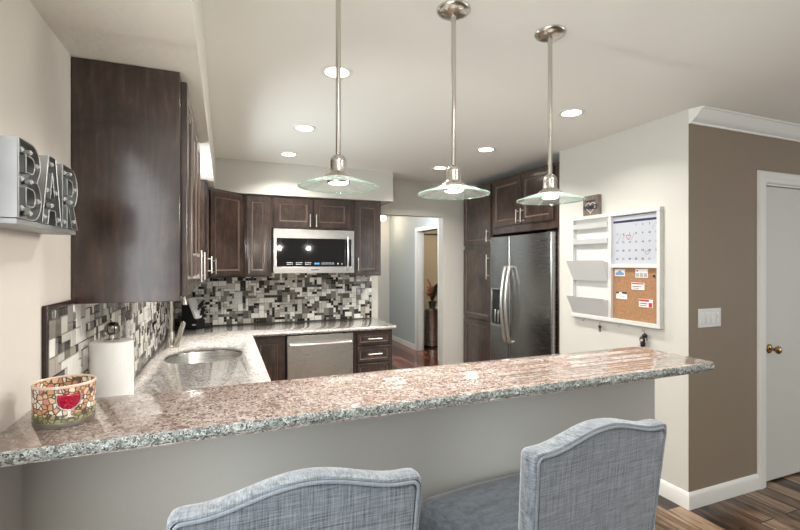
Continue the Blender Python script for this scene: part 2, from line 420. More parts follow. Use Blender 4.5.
def casing():
    prof = [(0, 0), (0, .010), (.006, .016), (.030, .016), (.036, .020), (.070, .020), (.078, .012), (.078, 0)]  # across, out
    mb = MB(); k = len(prof)
    def leg(path):
        vs = [path(i, a, b) for i in range(len(path.pts)) for a, b in prof]; n = len(path.pts)
        fs = [(i*k+j, i*k+(j+1) % k, (i+1)*k+(j+1) % k, (i+1)*k+j) for i in range(n-1) for j in range(k)]
        mb.add(vs, fs); o = len(mb.v)-len(vs)
        mb.f += [[o+j for j in range(k)], [o+(n-1)*k+j for j in range(k)][::-1]]; mb.mi += [0, 0]
    class P: pass
    p = P(); 
    x0, x1, z = DX0, DX1, DZ
    def f(i, a, b):
        y = 1.854-b
        return [(x0-a, y, 0), (x0-a, y, z+a), (x1+a, y, z+a), (x1+a, y, 0)][i]
    f.pts = range(4); leg(f)
    return struct(mb.build('trim_3', M['white'], smooth=30))
casing()
w = MB().box(DX0-.001, 1.856, 0, DX0+.012, 1.969, DZ).box(DX1-.012, 1.856, 0, DX1+.001, 1.969, DZ).box(DX0, 1.856, DZ-.012, DX1, 1.969, DZ+.001)
struct(w.build('trim_4', M['white']))
door = struct(MB().box(DX0+.014, 1.872, .012, DX1-.014, 1.907, DZ-.016).build('door_1', M['door'], bevel=.002))
kx, ky, kz = DX0+.085, 1.872, .916
def knob():
    mb = MB(); F = lambda a, b, c: (kx+a, ky-c, kz+b)
    prof = [(.0, 0), (.030, 0), (.032, .004), (.026, .010), (.012, .014), (.011, .034), (.018, .040), (.026, .050), (.027, .058), (.020, .068), (.008, .072), (0, .073)]
    tmp = MB().lathe((0, 0, 0), prof, 24)
    mb.add([(kx+x, ky-z, kz+y) for x, y, z in tmp.v], tmp.f)
    return mb.build('door_knob', M['brass'], door)
knob()
MB().box(DX0+.0125, 1.868, kz-.03, DX0+.0165, 1.875, kz+.03).build('latch_plate', M['brass'], door)

# ------------------------------------------------------------------ mosaic tiles
TM = []
for i, (c, r, me) in enumerate([((.86, .845, .79), .12, 0), ((.58, .56, .51), .12, 0), ((.24, .23, .21), .10, 0), ((.16, .145, .12), .10, 0),
                            ((.020, .014, .012), .10, 0), ((.048, .034, .026), .12, 0), ((.42, .41, .39), .25, 1), ((.40, .35, .29), .2, 0), ((.11, .105, .10), .1, 0)]):
    TM.append(mat('mosaic_tile_%s' % 'abcdefghi'[i], c, r, me))
TM_grout = mat('mosaic_grout', (.20, .19, .175), .8)
WT = [27, 18, 13, 8, 8, 6, 7, 8, 6]
def mosaic(name, F, u0, u1, v0, v1, cell, seed, skip=()):
    rnd = random.Random(seed); nu = int(round((u1-u0)/cell)); nv = int(round((v1-v0)/cell)); cu = (u1-u0)/nu; cv = (v1-v0)/nv
    grid = [[False]*nv for _ in range(nu)]; mb = MB(); gap = .0016
    mb.cur = len(TM); mb.fbox(F, u0, u1, v0, v1, 0, .005)
    sizes = [(1, 1)]*10+[(2, 1)]*4+[(1, 2)]*5+[(2, 2)]*6+[(2, 3)]*3+[(3, 2)]*2+[(3, 1)]*2+[(1, 3)]*3
    for i in range(nu):
        for j in range(nv):
            if grid[i][j]: continue
            opts = sizes[:]; rnd.shuffle(opts)
            for a, b in opts:
                if i+a <= nu and j+b <= nv and not any(grid[i+p][j+q] for p in range(a) for q in range(b)): break
            else: a = b = 1
            for p in range(a):
                for q in range(b): grid[i+p][j+q] = True
            if a*b == 1: wt = [26, 10, 6, 3, 30, 8, 6, 4, 5]
            else: wt = WT
            mb.cur = rnd.choices(range(len(TM)), wt)[0]
            x0, x1, y0, y1 = u0+i*cu+gap, u0+(i+a)*cu-gap, v0+j*cv+gap, v0+(j+b)*cv-gap; h = .009+rnd.random()*.001; e = .0012
            vs = [F(x0, y0, .005), F(x1, y0, .005), F(x1, y1, .005), F(x0, y1, .005), F(x0, y0, h-e), F(x1, y0, h-e), F(x1, y1, h-e), F(x0, y1, h-e),
                  F(x0+e, y0+e, h), F(x1-e, y0+e, h), F(x1-e, y1-e, h), F(x0+e, y1-e, h)]
            mb.add(vs, [(0, 1, 5, 4), (1, 2, 6, 5), (2, 3, 7, 6), (3, 0, 4, 7), (4, 5, 9, 8), (5, 6, 10, 9), (6, 7, 11, 10), (7, 4, 8, 11), (8, 9, 10, 11)])
    return struct(mb.build(name, TM+[TM_grout], smooth=0, fix=False))
FL0 = frame((WL, 0, 0), (0, 1, 0), (1, 0, 0)); FB0 = frame((0, WB, 0), (1, 0, 0), (0, -1, 0))
CT, UPZ, UPT = .905, 1.372, 2.136
mosaic('wall_backsplash_left', FL0, 1.425, WB-.012, CT, UPZ, .0262, 3)
mosaic('wall_backsplash_back', FB0, WL+.012, 1.505, CT, UPZ+.03, .0252, 11)
w = MB().fbox(FL0, 1.406, 1.424, CT, UPZ+.016, 0, .013).fbox(FL0, 1.424, 1.641, UPZ+.0005, UPZ+.016, 0, .013)
struct(w.build('trim_5', mat('dark_pencil_tile', (.03, .018, .014), .2), bevel=.004))

# ------------------------------------------------------------------ cabinets
def pull(F, u, v, length, vert=True, parent=None, out=.02, r=.0052):
    mb = MB(); h = length/2; st = .03
    A = (lambda t, n: F(u, v+t, out+n)) if vert else (lambda t, n: F(u+t, v, out+n))
    mb.tube([A(-h, st), A(h, st)], r, 10)
    for t in (-h*.72, h*.72): mb.tube([A(t, -.001), A(t, st)], r*.8, 8)
    return mb.build('handle', M['handle'], parent)
def shaker(F, u0, u1, v0, v1, parent, stile=.052, name='door', th=.02):
    mb = MB()
    rg = [(0, 0), (0, th-.003), (.003, th), (stile-.006, th), (stile-.003, th-.001), (stile+.001, th-.006), (stile+.006, th-.0065), (stile+.010, th-.011)]
    mb.rings(F, u0, u1, v0, v1, rg, [0, 0, 0, 0, 1, 1, 0])
    return mb.build(name, [M['wood'], M['bead']], parent, smooth=25)
def cabinet(name, label, F, u0, u1, v0, v1, depth, doors, group=None, extra=None, loc=None):
    t = thing(name, label, 'cabinet', F((u0+u1)/2, v0, -depth/2), group)
    MB().fbox(F, u0, u1, v0, v1, -depth, 0).build('carcass', M['wood'], t, bevel=.0015)
    for d in doors:
        a, b, c, e, kind = d[:5]
        st = .03 if kind == 'drawer' else min(.055, (b-a)*.26)
        dm = shaker(F, a, b, c, e, t, st, 'drawer_front' if kind == 'drawer' else 'door')
        if len(d) > 5 and d[5]: hu, hv, hl, vert = d[5]; pull(F, hu, hv, hl, vert, dm)
    return t
FL = frame((-.136, 0, 0), (0, 1, 0), (1, 0, 0))
FB = frame((0, 4.31, 0), (1, 0, 0), (0, -1, 0))
FR = frame((2.635, 0, 0), (0, -1, 0), (-1, 0, 0))
UG = 'dark wood wall cabinets'
D = .30
cabinet('wall_cabinet', 'dark wood wall cabinet nearest the bar, its broad end panel facing the stools', FL, 1.642, 2.04, UPZ, UPT, D,
        [(1.672, 2.012, UPZ+.014, UPT-.02, 'door', (1.98, UPZ+.115, .13, True))], UG)
cabinet('wall_cabinet', 'two-door dark wood wall cabinet on the left wall, second from the bar', FL, 2.042, 2.60, UPZ, UPT, D,
        [(2.056, 2.317, UPZ+.014, UPT-.02, 'door', (2.292, UPZ+.115, .13, True)), (2.323, 2.586, UPZ+.014, UPT-.02, 'door', (2.348, UPZ+.115, .13, True))], UG)
cabinet('wall_cabinet', 'narrow dark wood wall cabinet on the left wall just past the sink', FL, 3.68, 4.008, UPZ, UPT, D,
        [(3.694, 3.994, UPZ+.014, UPT-.02, 'door', (3.72, UPZ+.115, .13, True))], UG)
# diagonal corner cabinet
p0 = Vector((-.136, 4.01, 0)); p1 = Vector((.175, 4.31, 0)); dU = (p1-p0).normalized(); FD = frame(p0, dU, (dU.y, -dU.x, 0)); LD = (p1-p0).length
t = thing('corner_cabinet', 'angled dark wood wall cabinet filling the corner left of the microwave', 'cabinet', (-.2, 4.4, UPZ), UG)
mb = MB(); FZ = lambda u, v, n=0: Vector((u, v, n))
mb.prism([(WL, 4.01), (-.136, 4.01), (.175, 4.31), (.175, WB), (WL, WB)], FZ, UPZ, UPT); mb.build('carcass', M['wood'], t)
dm = shaker(FD, .03, LD-.03, UPZ+.014, UPT-.02, t); pull(FD, .055, UPZ+.10, .13, True, dm)
cabinet('wall_cabinet', 'slim one-door wall cabinet between the corner cabinet and the microwave', FB, .177, .418, UPZ, UPT, D,
        [(.192, .392, UPZ+.014, UPT-.02, 'door', (.213, UPZ+.10, .13, True))], UG)
cabinet('wall_cabinet', 'short two-door wall cabinet directly above the microwave', FB, .42, 1.197, 1.83, UPT, D,
        [(.437, .800, 1.845, UPT-.02, 'door', (.772, 1.91, .12, True)), (.812, 1.170, 1.845, UPT-.02, 'door', (.832, 1.91, .12, True))], UG)
cabinet('wall_cabinet', 'dark wood wall cabinet right of the microwave beside the hall opening', FB, 1.199, 1.505, UPZ, UPT, D,
        [(1.222, 1.488, UPZ+.014, UPT-.02, 'door', (1.252, UPZ+.115, .13, True))], UG)
# base cabinets
BG = 'dark wood base cabinets'
FBb = frame((0, 3.965, 0), (1, 0, 0), (0, -1, 0)); FLb = frame((.185, 0, 0), (0, 1, 0), (1, 0, 0))
def base(label, F, u0, u1, depth, doors, u1c=None):
    t = cabinet('base_cabinet', label, F, u0, u1, .10, .874, depth, doors, BG)
    MB().fbox(F, u0, u1, 0, .10, -depth+.02, -.06).build('toe_kick', M['wood_in'], t)
    return t
base('dark wood base cabinet left of the dishwasher in the counter corner', FBb, .19, .50, .62, [(.235, .488, .115, .855, 'door', None)])
base('dark wood three-drawer base cabinet right of the dishwasher', FBb, 1.118, 1.50, .62,
     [(1.148, 1.475, .735, .850, 'drawer', (1.312, .795, .14, False)), (1.148, 1.475, .575, .722, 'drawer', (1.312, .652, .14, False)),
      (1.148, 1.475, .345, .562, 'drawer', (1.312, .455, .14, False)), (1.148, 1.475, .115, .332, 'drawer', (1.312, .225, .14, False))])
for a, b, lab in ((1.40, 2.06, 'dark wood base cabinet under the left counter, hidden behind the bar'), (2.062, 2.70, 'dark wood base cabinet between the bar and the sink base')):
    base(lab, FLb, a, b, .62, [(a+.014, (a+b)/2-.003, .115, .855, 'door', ((a+b)/2-.03, .76, .13, True)), ((a+b)/2+.003, b-.014, .115, .855, 'door', ((a+b)/2+.03, .76, .13, True))])
t = thing('base_cabinet', 'dark wood sink base cabinet below the oval sink', 'cabinet', (-.1, 3.2, 0), BG)
MB().fbox(FLb, 2.702, 3.96, .10, .68, -.62, 0).fbox(FLb, 2.702, 3.96, .68, .874, -.02, 0).build('carcass', M['wood'], t)
MB().fbox(FLb, 2.702, 3.96, 0, .10, -.60, -.06).build('toe_kick', M['wood_in'], t)
dm = shaker(FLb, 2.72, 3.20, .115, .855, t); pull(FLb, 3.17, .76, .13, True, dm); dm = shaker(FLb, 3.21, 3.69, .115, .855, t); pull(FLb, 3.24, .76, .13, True, dm)
# right wall: pantry, over-fridge cabinet, end panel
cabinet('pantry_cabinet', 'tall dark wood pantry cabinet left of the fridge', FR, -4.555, -3.965, .10, 2.365, .55,
        [(-4.545, -3.985, 1.70, 2.335, 'door', (-4.015, 1.79, .13, True)), (-4.545, -3.985, .88, 1.66, 'door', (-4.015, 1.46, .26, True)), (-4.545, -3.985, .115, .865, 'door', None)])
cabinet('fridge_cabinet', 'dark wood two-door cabinet above the fridge', FR, -3.963, -2.994, 1.80, 2.365, .60,
        [(-3.94, -3.475, 1.875, 2.335, 'door', (-3.505, 1.95, .13, True)), (-3.463, -3.03, 1.875, 2.335, 'door', (-3.435, 1.95, .13, True))])
tag(MB().fbox(FR, -2.992, -2.9725, 0, 2.365, -.60, .0).build('end_panel', M['wood'], bevel=.001), 'tall dark wood end panel between the fridge and the whiteboard wall', 'panel')

# ------------------------------------------------------------------ worktops and bar
def slab(name, outline, z0, z1, mats, label, rough_edges=None, parent=None):
    pass
def rounded(poly, rad, n=6):
    out = []; k = len(poly)
    for i in range(k):
        p = Vector(poly[i]); a = Vector(poly[i-1]); b = Vector(poly[(i+1) % k]); r = rad.get(i, 0)
        if not r: out.append(tuple(p)); continue
        d1 = (a-p).normalized(); d2 = (b-p).normalized(); ang = d1.angle(d2); L = r/math.tan(ang/2)
        c = p+(d1+d2).normalized()*(r/math.sin(ang/2)); s = p+d1*L-c; e = p+d2*L-c
        for q in range(n+1):
            t = q/n; v = s.lerp(e, t).normalized()*r; out.append((c.x+v.x, c.y+v.y))
    return out
def densify(poly, step):
    out = []; k = len(poly)
    for i in range(k):
        a = Vector(poly[i]); b = Vector(poly[(i+1) % k]); m = max(1, int((b-a).length/step))
        for q in range(m): p = a.lerp(b, q/m); out.append((p.x, p.y))
    return out
def stone(name, poly, z0, z1, step, rough, mats):
    """slab whose edge is broken stone where rough(x,y) is true"""
    rnd = random.Random(5); pl = densify(poly, step); k = len(pl); mb = MB()
    lv = [z1, z1-.002, z1-.009, (z0+z1)/2-.002, z0+.008, z0]
    vs = []; cx = sum(p[0] for p in pl)/k; cy = sum(p[1] for p in pl)/k
    nrm = []
    for i in range(k):
        a = Vector(pl[i-1]); b = Vector(pl[(i+1) % k]); d = (b-a).normalized(); nrm.append(Vector((d.y, -d.x)))
    for li, z in enumerate(lv):
        for i, (x, y) in enumerate(pl):
            o = 0; dz = 0
            if rough(x, y):
                o = (0, .0008, .0015, .002, 0, -.003)[li] + (rnd.uniform(-.0026, .0026) if 0 < li else 0)
                dz = rnd.uniform(-.0015, .0015) if 0 < li else 0
            else: o = (-.002, 0, 0, 0, 0, 0)[li]
            vs.append((x+nrm[i].x*o, y+nrm[i].y*o, z+dz))
    mb.add(vs, [])
    for li in range(len(lv)-1):
        for i in range(k):
            j = (i+1) % k; mb.f.append([li*k+i, li*k+j, (li+1)*k+j, (li+1)*k+i]); mb.mi.append(1 if rough(*pl[i]) or rough(*pl[j]) else 0)
    tri = geometry.tessellate_polygon([[Vector((x, y, 0)) for x, y in pl]])
    for t in tri:
        mb.f.append(list(t)); mb.mi.append(0); mb.f.append([(len(lv)-1)*k+i for i in t][::-1]); mb.mi.append(0)
    return mb.build(name, mats, smooth=50)
BF, BB, BX = 1.056, 1.39, 1.651
poly = rounded([(WL+.001, BF), (BX, BF), (BX, BB), (WL+.001, BB)], {1: .025, 2: .03})
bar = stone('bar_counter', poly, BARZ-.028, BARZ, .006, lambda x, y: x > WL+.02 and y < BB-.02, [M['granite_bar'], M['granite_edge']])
tag(bar, 'long raised pink-grey granite bar top with a chiselled front edge', 'bar counter')
# L-shaped kitchen worktop with the sink cut-out
CX, CF, CR = .221, 3.925, 1.53
SX, SY, SA, SB_ = -.118, 3.17, .235, .285
def superell(a, b, n=56, e=2.6, cx=SX, cy=SY):
    o = []
    for i in range(n):
        t = 2*math.pi*i/n; c, s_ = math.cos(t), math.sin(t)
        o.append((cx+a*abs(c)**(2/e)*(1 if c >= 0 else -1), cy+b*abs(s_)**(2/e)*(1 if s_ >= 0 else -1)))
    return o
hole = superell(SA, SB_)
outer = [(WL+.001, HY1+.001), (CX, HY1+.001), (CX, CF), (CR, CF), (CR, WB-.001), (WL+.001, WB-.001)]
outer = rounded(outer, {3: .012})
def worktop():
    mb = MB(); k = len(outer); h = len(hole)
    for z, flip in ((CT, False), (CT-.03, True)):
        ts = geometry.tessellate_polygon([[Vector((*p, 0)) for p in outer], [Vector((*p, 0)) for p in hole[::-1]]])
        vs = [(*p, z) for p in outer]+[(*p, z) for p in hole[::-1]]
        mb.add(vs, [tuple(t) if not flip else tuple(t)[::-1] for t in ts])
    for pl in (outer, hole):
        m = len(pl); vs = [(*p, CT) for p in pl]+[(*p, CT-.03) for p in pl]
        mb.add(vs, [(i, (i+1) % m, (i+1) % m+m, i+m) for i in range(m)])
    bm_o = mb.build('worktop', M['granite'], smooth=30)
    me = bm_o.data; bm = bmesh.new(); bm.from_mesh(me); bmesh.ops.remove_doubles(bm, verts=bm.verts, dist=.0001)
    bmesh.ops.recalc_face_normals(bm, faces=bm.faces); bm.to_mesh(me); bm.free()
    return bm_o
tag(worktop(), 'pale speckled granite worktop running along the left and back walls', 'worktop')
# sink
t = thing('kitchen_sink', 'oval stainless steel undermount sink in the left worktop', 'sink', (SX, SY, CT-.20))
mb = MB(); lev = [(1.06, CT-.036), (1.0, CT-.036), (.985, CT-.045), (.955, CT-.15), (.90, CT-.178), (.70, CT-.19), (.12, CT-.195)]
vs = []
for f, z in lev: vs += [(*p, z) for p in superell(SA*f, SB_*f)]
n = 56; fs = [(q*n+i, q*n+(i+1) % n, (q+1)*n+(i+1) % n, (q+1)*n+i) for q in range(len(lev)-1) for i in range(n)]
mb.add(vs, fs); mb.f.append([(len(lev)-1)*n+i for i in range(n)]); mb.mi.append(0)
ob = mb.build('basin', M['steel'], t, smooth=60); sm = ob.modifiers.new('solidify', 'SOLIDIFY'); sm.thickness = .0015; sm.offset = 1
MB().lathe((SX, SY, CT-.197), [(0, .004), (.036, .004), (.042, .0075), (.045, .003), (.045, .002)], 24).build('drain', M['chrome'], t)
# faucet
fx, fy = -.345, 3.505
t = thing('kitchen_faucet', 'brushed nickel gooseneck faucet with a slanting lever behind the sink', 'faucet', (fx, fy, CT))
MB().lathe((fx, fy, CT), [(0, 0), (.032, 0), (.032, .006), (.026, .012), (.022, .016), (.022, .10), (.018, .112), (0, .112)], 24).build('body', M['nickel'], t)
arc = [(fx, fy, CT+.10), (fx, fy, CT+.33)]
for i in range(1, 13):
    a = math.pi*i/12; arc.append((fx+.052*(1-math.cos(a))*.85, fy-.052*(1-math.cos(a))*.3, CT+.33+.06*math.sin(a)))
e = arc[-1]; arc.append((e[0]+.002, e[1], CT+.325))
MB().tube(arc, .0125, 14).build('spout', M['nickel'], t)
MB().tube([(e[0]+.002, e[1], CT+.328), (e[0]+.003, e[1], CT+.30)], [.014, .017], 14).build('spray_head', M['nickel'], t)
lx, ly = fx+.045, fy-.02
MB().tube([(lx-.012, ly, CT+.0), (lx-.008, ly, CT+.03), (lx+.028, ly+.005, CT+.15), (lx+.033, ly+.005, CT+.172), (lx+.034, ly+.005, CT+.178)], [.019, .019, .016, .016, .009], 16).build('lever', M['nickel'], t)

# ------------------------------------------------------------------ appliances
# microwave
FM = frame((0, 4.225, 0), (1, 0, 0), (0, -1, 0)); u0, u1, v0, v1 = .424, 1.193, 1.405, 1.818
t = thing('microwave', 'stainless over-the-counter microwave with a black glass door', 'microwave', FM(.81, v0, -.2))
MB().fbox(FM, u0, u1, v0+.01, v1, -.39, 0).build('housing', M['steel'], t, bevel=.003)
fr = MB(); fr.fbox(FM, u0, u1, v1-.085, v1, 0, .02).fbox(FM, u0, u1, v0, v0+.062, 0, .02).fbox(FM, u0, u0+.03, v0+.062, v1-.085, 0, .02).fbox(FM, u1-.03, u1, v0+.062, v1-.085, 0, .02)
dr = fr.build('door', M['steel'], t, bevel=.002)
MB().fbox(FM, u0+.03, u1-.03, v0+.062, v1-.085, .004, .016).build('glass_panel', M['blackglass'], dr)
hp = [FM(u1-.072, v0+.03, .018), FM(u1-.072, v0+.04, .045)]+[FM(u1-.072, v0+.04+.30*i/10, .045+.016*math.sin(math.pi*i/10)) for i in range(1, 10)]+[FM(u1-.072, v0+.34, .045), FM(u1-.072, v0+.35, .018)]
MB().tube(hp, .010, 12).build('handle', M['chrome'], dr)
rnd = random.Random(2); LEG = mat('white_legend', (.7, .7, .7), .5)
def legend(rects):
    F = FM; mb = MB()
    for (a, b, c, d) in rects: mb.fbox(F, a, b, c, d, .016, .0165)
    mb.build('key_legend', LEG, dr)
for k in range(3):
    x = u0+.12+k*.085
    legend([(x+q*.015, x+q*.015+rnd.uniform(.007, .012), v0+.082+r*.016, v0+.088+r*.016) for r in range(2) for q in range(4)])
legend([(u0+.445+q*.014, u0+.445+q*.014+.009, v0+.085, v0+.090) for q in range(9)]+[(u0+.445+q*.014, u0+.445+q*.014+.007, v0+.097, v0+.101) for q in range(9)])
legend([(u0+.60, u0+.611, v0+.084, v0+.098)]); legend([(u0+.64, u0+.65, v0+.084, v0+.094)])
ck = MB()
for q in range(2): ck.fbox(FM, u0+.378+q*.026, u0+.398+q*.026, v0+.083, v0+.099, .016, .0166)
ck.build('clock_display', mat('blue_display', (.02, .1, .2), .4, emis=(.1, .5, .9), es=.7), dr)
MB().fbox(FM, u0+.345, u0+.42, v0+.028, v0+.036, .02, .0212).build('badge', M['darkgrey'], dr)
# dishwasher
FW = frame((0, 3.958, 0), (1, 0, 0), (0, -1, 0)); u0, u1 = .506, 1.112
t = thing('dishwasher', 'stainless dishwasher with a bar handle under the back worktop', 'dishwasher', FW(.81, 0, -.3))
MB().fbox(FW, u0+.004, u1-.004, .09, .872, -.58, -.004).build('tub', M['darkgrey'], t)
dr = MB().fbox(FW, u0+.006, u1-.006, .10, .862, 0, .024).build('door', M['steel'], t, bevel=.004)
MB().fbox(FW, u0+.006, u1-.006, 0, .088, -.06, -.03).build('toe_kick', M['black'], t)
hp = [FW(u0+.03, .785, .02), FW(u0+.032, .785, .052)]+[FW(u0+.032+(u1-u0-.064)*i/12, .785, .052+.012*math.sin(math.pi*i/12)) for i in range(1, 12)]+[FW(u1-.032, .785, .052), FW(u1-.03, .785, .02)]
MB().tube(hp, .011, 12).build('handle', M['chrome'], dr)
# fridge
FF = frame((2.655, 0, 0), (0, -1, 0), (-1, 0, 0))
t = thing('fridge', 'stainless side-by-side fridge with an ice dispenser in its left door', 'fridge', FF(-3.47, 0, -.3))
MB().fbox(FF, -3.945, -3.0, .04, 1.755, -.62, 0).build('body', M['darkgrey'], t, bevel=.004)
MB().fbox(FF, -3.94, -3.005, 0, .075, -.55, .02).build('base_grille', M['black'], t)
def fdoor(a, b, name):
    poly = rounded([(a, .0), (b, .0), (b, .075), (a, .075)], {2: .018, 3: .018}, 5)
    mb = MB(); G = lambda u, v, n=0: FF(u, n, v)
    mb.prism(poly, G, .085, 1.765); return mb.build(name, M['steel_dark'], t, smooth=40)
d1 = fdoor(-3.943, -3.603, 'door'); d2 = fdoor(-3.594, -3.003, 'door')
for dd, uu in ((d1, -3.632), (d2, -3.562)):
    hp = [FF(uu, .735, .07), FF(uu, .74, .10)]+[FF(uu, .74+.72*i/16, .105+.042*math.sin(math.pi*i/16)) for i in range(1, 16)]+[FF(uu, 1.46, .10), FF(uu, 1.465, .07)]
    MB().tube(hp, .016, 12).build('handle', M['chrome'], dd)
disp = MB(); a, b, c, e = -3.905, -3.705, .86, 1.245
disp.fbox(FF, a, b, c, c+.025, .06, .088).fbox(FF, a, a+.012, c+.025, e, .06, .080).fbox(FF, b-.012, b, c+.025, e, .06, .080).fbox(FF, a+.012, b-.012, e-.012, e, .06, .080)
dp = disp.build('dispenser', M['steel'], d1, bevel=.003)
dk = MB(); dk.fbox(FF, a+.012, b-.012, c+.025, e-.012, .07, .0765); dk.fbox(FF, a+.03, b-.03, e-.12, e-.03, .0765, .079)
dk.build('dispenser_recess', M['blackglass'], d1)
MB().fbox(FF, a+.06, a+.085, c+.04, c+.17, .077, .086).fbox(FF, a+.115, a+.14, c+.04, c+.17, .077, .086).build('paddle', M['steel'], d1, bevel=.004)
MB().fbox(FF, -3.150, -3.055, 1.695, 1.705, .075, .0765).build('badge', M['black'], d2)
MB().fbox(FF, -3.09, -3.01, 1.756, 1.775, .0, .05).build('hinge_cover', M['darkgrey'], t, bevel=.003)

# ------------------------------------------------------------------ pendants and recessed lights
def pendant():
    t = thing('pendant_light', 'x', 'pendant light', (0, 0, CE), 'glass pendants over the bar')
    cn = MB().lathe((0, 0, CE), [(0, -.026), (.014, -.026), (.040, -.020), (.058, -.011), (.063, -.004), (.063, 0)], 40).build('canopy', M['nickel'], t)
    for a in (.5, 3.64): MB().sphere((.045*math.cos(a), .045*math.sin(a), CE-.019), .005, 8, 6).build('screw', M['chrome'], cn)
    MB().tube([(0, 0, CE-.02), (0, 0, 1.855)], .0088, 14).tube([(0, 0, CE-.045), (0, 0, CE-.02)], .010, 14).build('rod', M['nickel'], t)
    MB().lathe((0, 0, 0), [(0, 1.862), (.011, 1.861), (.020, 1.856), (.0255, 1.848), (.0275, 1.836), (.0275, 1.806), (.029, 1.803), (.033, 1.798), (.046, 1.790), (.049, 1.785), (.030, 1.783), (0, 1.783)], 32).build('socket_cap', M['nickel'], t)
    sh = MB(); sh.lathe((0, 0, 0), [(.030, 1.788), (.060, 1.781), (.095, 1.770), (.132, 1.757), (.132, 1.753), (.095, 1.766), (.060, 1.777), (.030, 1.784)], 64, closed=True)
    gs = sh.build('glass_shade', M['glass'], t, smooth=60)
    MB().lathe((0, 0, 0), [(.1318, 1.7575), (.1335, 1.7570), (.1338, 1.7535), (.1318, 1.753)], 64, closed=True).build('rim', M['glass_edge'], gs, smooth=60)
    MB().lathe((0, 0, 0), [(.033, 1.783), (.039, 1.772), (.037, 1.765), (.032, 1.765), (.029, 1.783)], 32, closed=True).build('lamp_ring', M['nickel'], t)
    MB().lathe((0, 0, 0), [(0, 1.7615), (.020, 1.763), (.0305, 1.768), (.029, 1.781), (0, 1.781)], 24).build('bulb', M['bulb'], t)
    return t
pend = pendant()
PX = [(.356, 'leftmost of the three brushed nickel glass pendants over the bar'), (.792, 'middle one of the three brushed nickel glass pendants over the bar'), (1.238, 'rightmost of the three glass pendants, nearest the family sign')]
for i, (x, lab) in enumerate(PX):
    o = pend if i == 0 else copy_tree(pend)
    o.location = (x, 1.45, CE); o['label'] = lab
    l = bpy.data.lights.new('pendant_lamp', 'SPOT'); l.energy = 1.6; l.color = (1, .94, .85); l.spot_size = R(165); l.spot_blend = 1; l.shadow_soft_size = .022
    lo = bpy.data.objects.new('pendant_lamp', l); C.objects.link(lo); lo.location = (x, 1.45, 1.748)
    l = bpy.data.lights.new('pendant_glow', 'POINT'); l.energy = 6.7 if i else 3.6; l.color = (1, .955, .88); l.shadow_soft_size = .02
    lo = bpy.data.objects.new('pendant_glow', l); C.objects.link(lo); lo.location = (x, 1.45, 1.735)
def can():
    t = thing('recessed_light', 'x', 'ceiling light', (0, 0, CE), 'recessed ceiling lights')
    MB().lathe((0, 0, CE), [(.058, -.004), (.072, -.006), (.078, -.003), (.079, 0), (.058, 0)], 40, closed=True).build('trim_ring', M['white'], t)
    MB().lathe((0, 0, CE), [(0, -.0035), (.050, -.0035), (.059, -.002), (.059, -.0005), (0, -.0005)], 32).build('lens', M['lamp'], t)
    return t
c0 = can(); RL = [(.517, 2.135, 'recessed light behind the left pendant rod, nearest of the left row'), (.521, 3.10, 'recessed light in the middle of the left row, above the worktop corner'),
      (.52, 3.89, 'recessed light farthest back in the left row, by the soffit'), (2.02, 2.17, 'recessed light nearest the whiteboard wall, front of the right row'),
      (2.013, 3.13, 'recessed light in the middle of the right row, right of the middle pendant'), (1.98, 3.90, 'recessed light farthest back in the right row, behind the middle pendant')]
for i, (x, y, lab) in enumerate(RL):
    o = c0 if i == 0 else copy_tree(c0); o.location = (x, y, CE); o['label'] = lab
    l = bpy.data.lights.new('recessed_lamp', 'AREA'); l.shape = 'DISK'; l.size = .11; l.energy = (8 if y < 3.5 else 6) if not (x > 1.9 and y < 2.5) else 4.8; l.color = (1, .965, .91); l.spread = R(135)
    lo = bpy.data.objects.new('recessed_lamp', l); C.objects.link(lo); lo.location = (x, y, CE-.008)

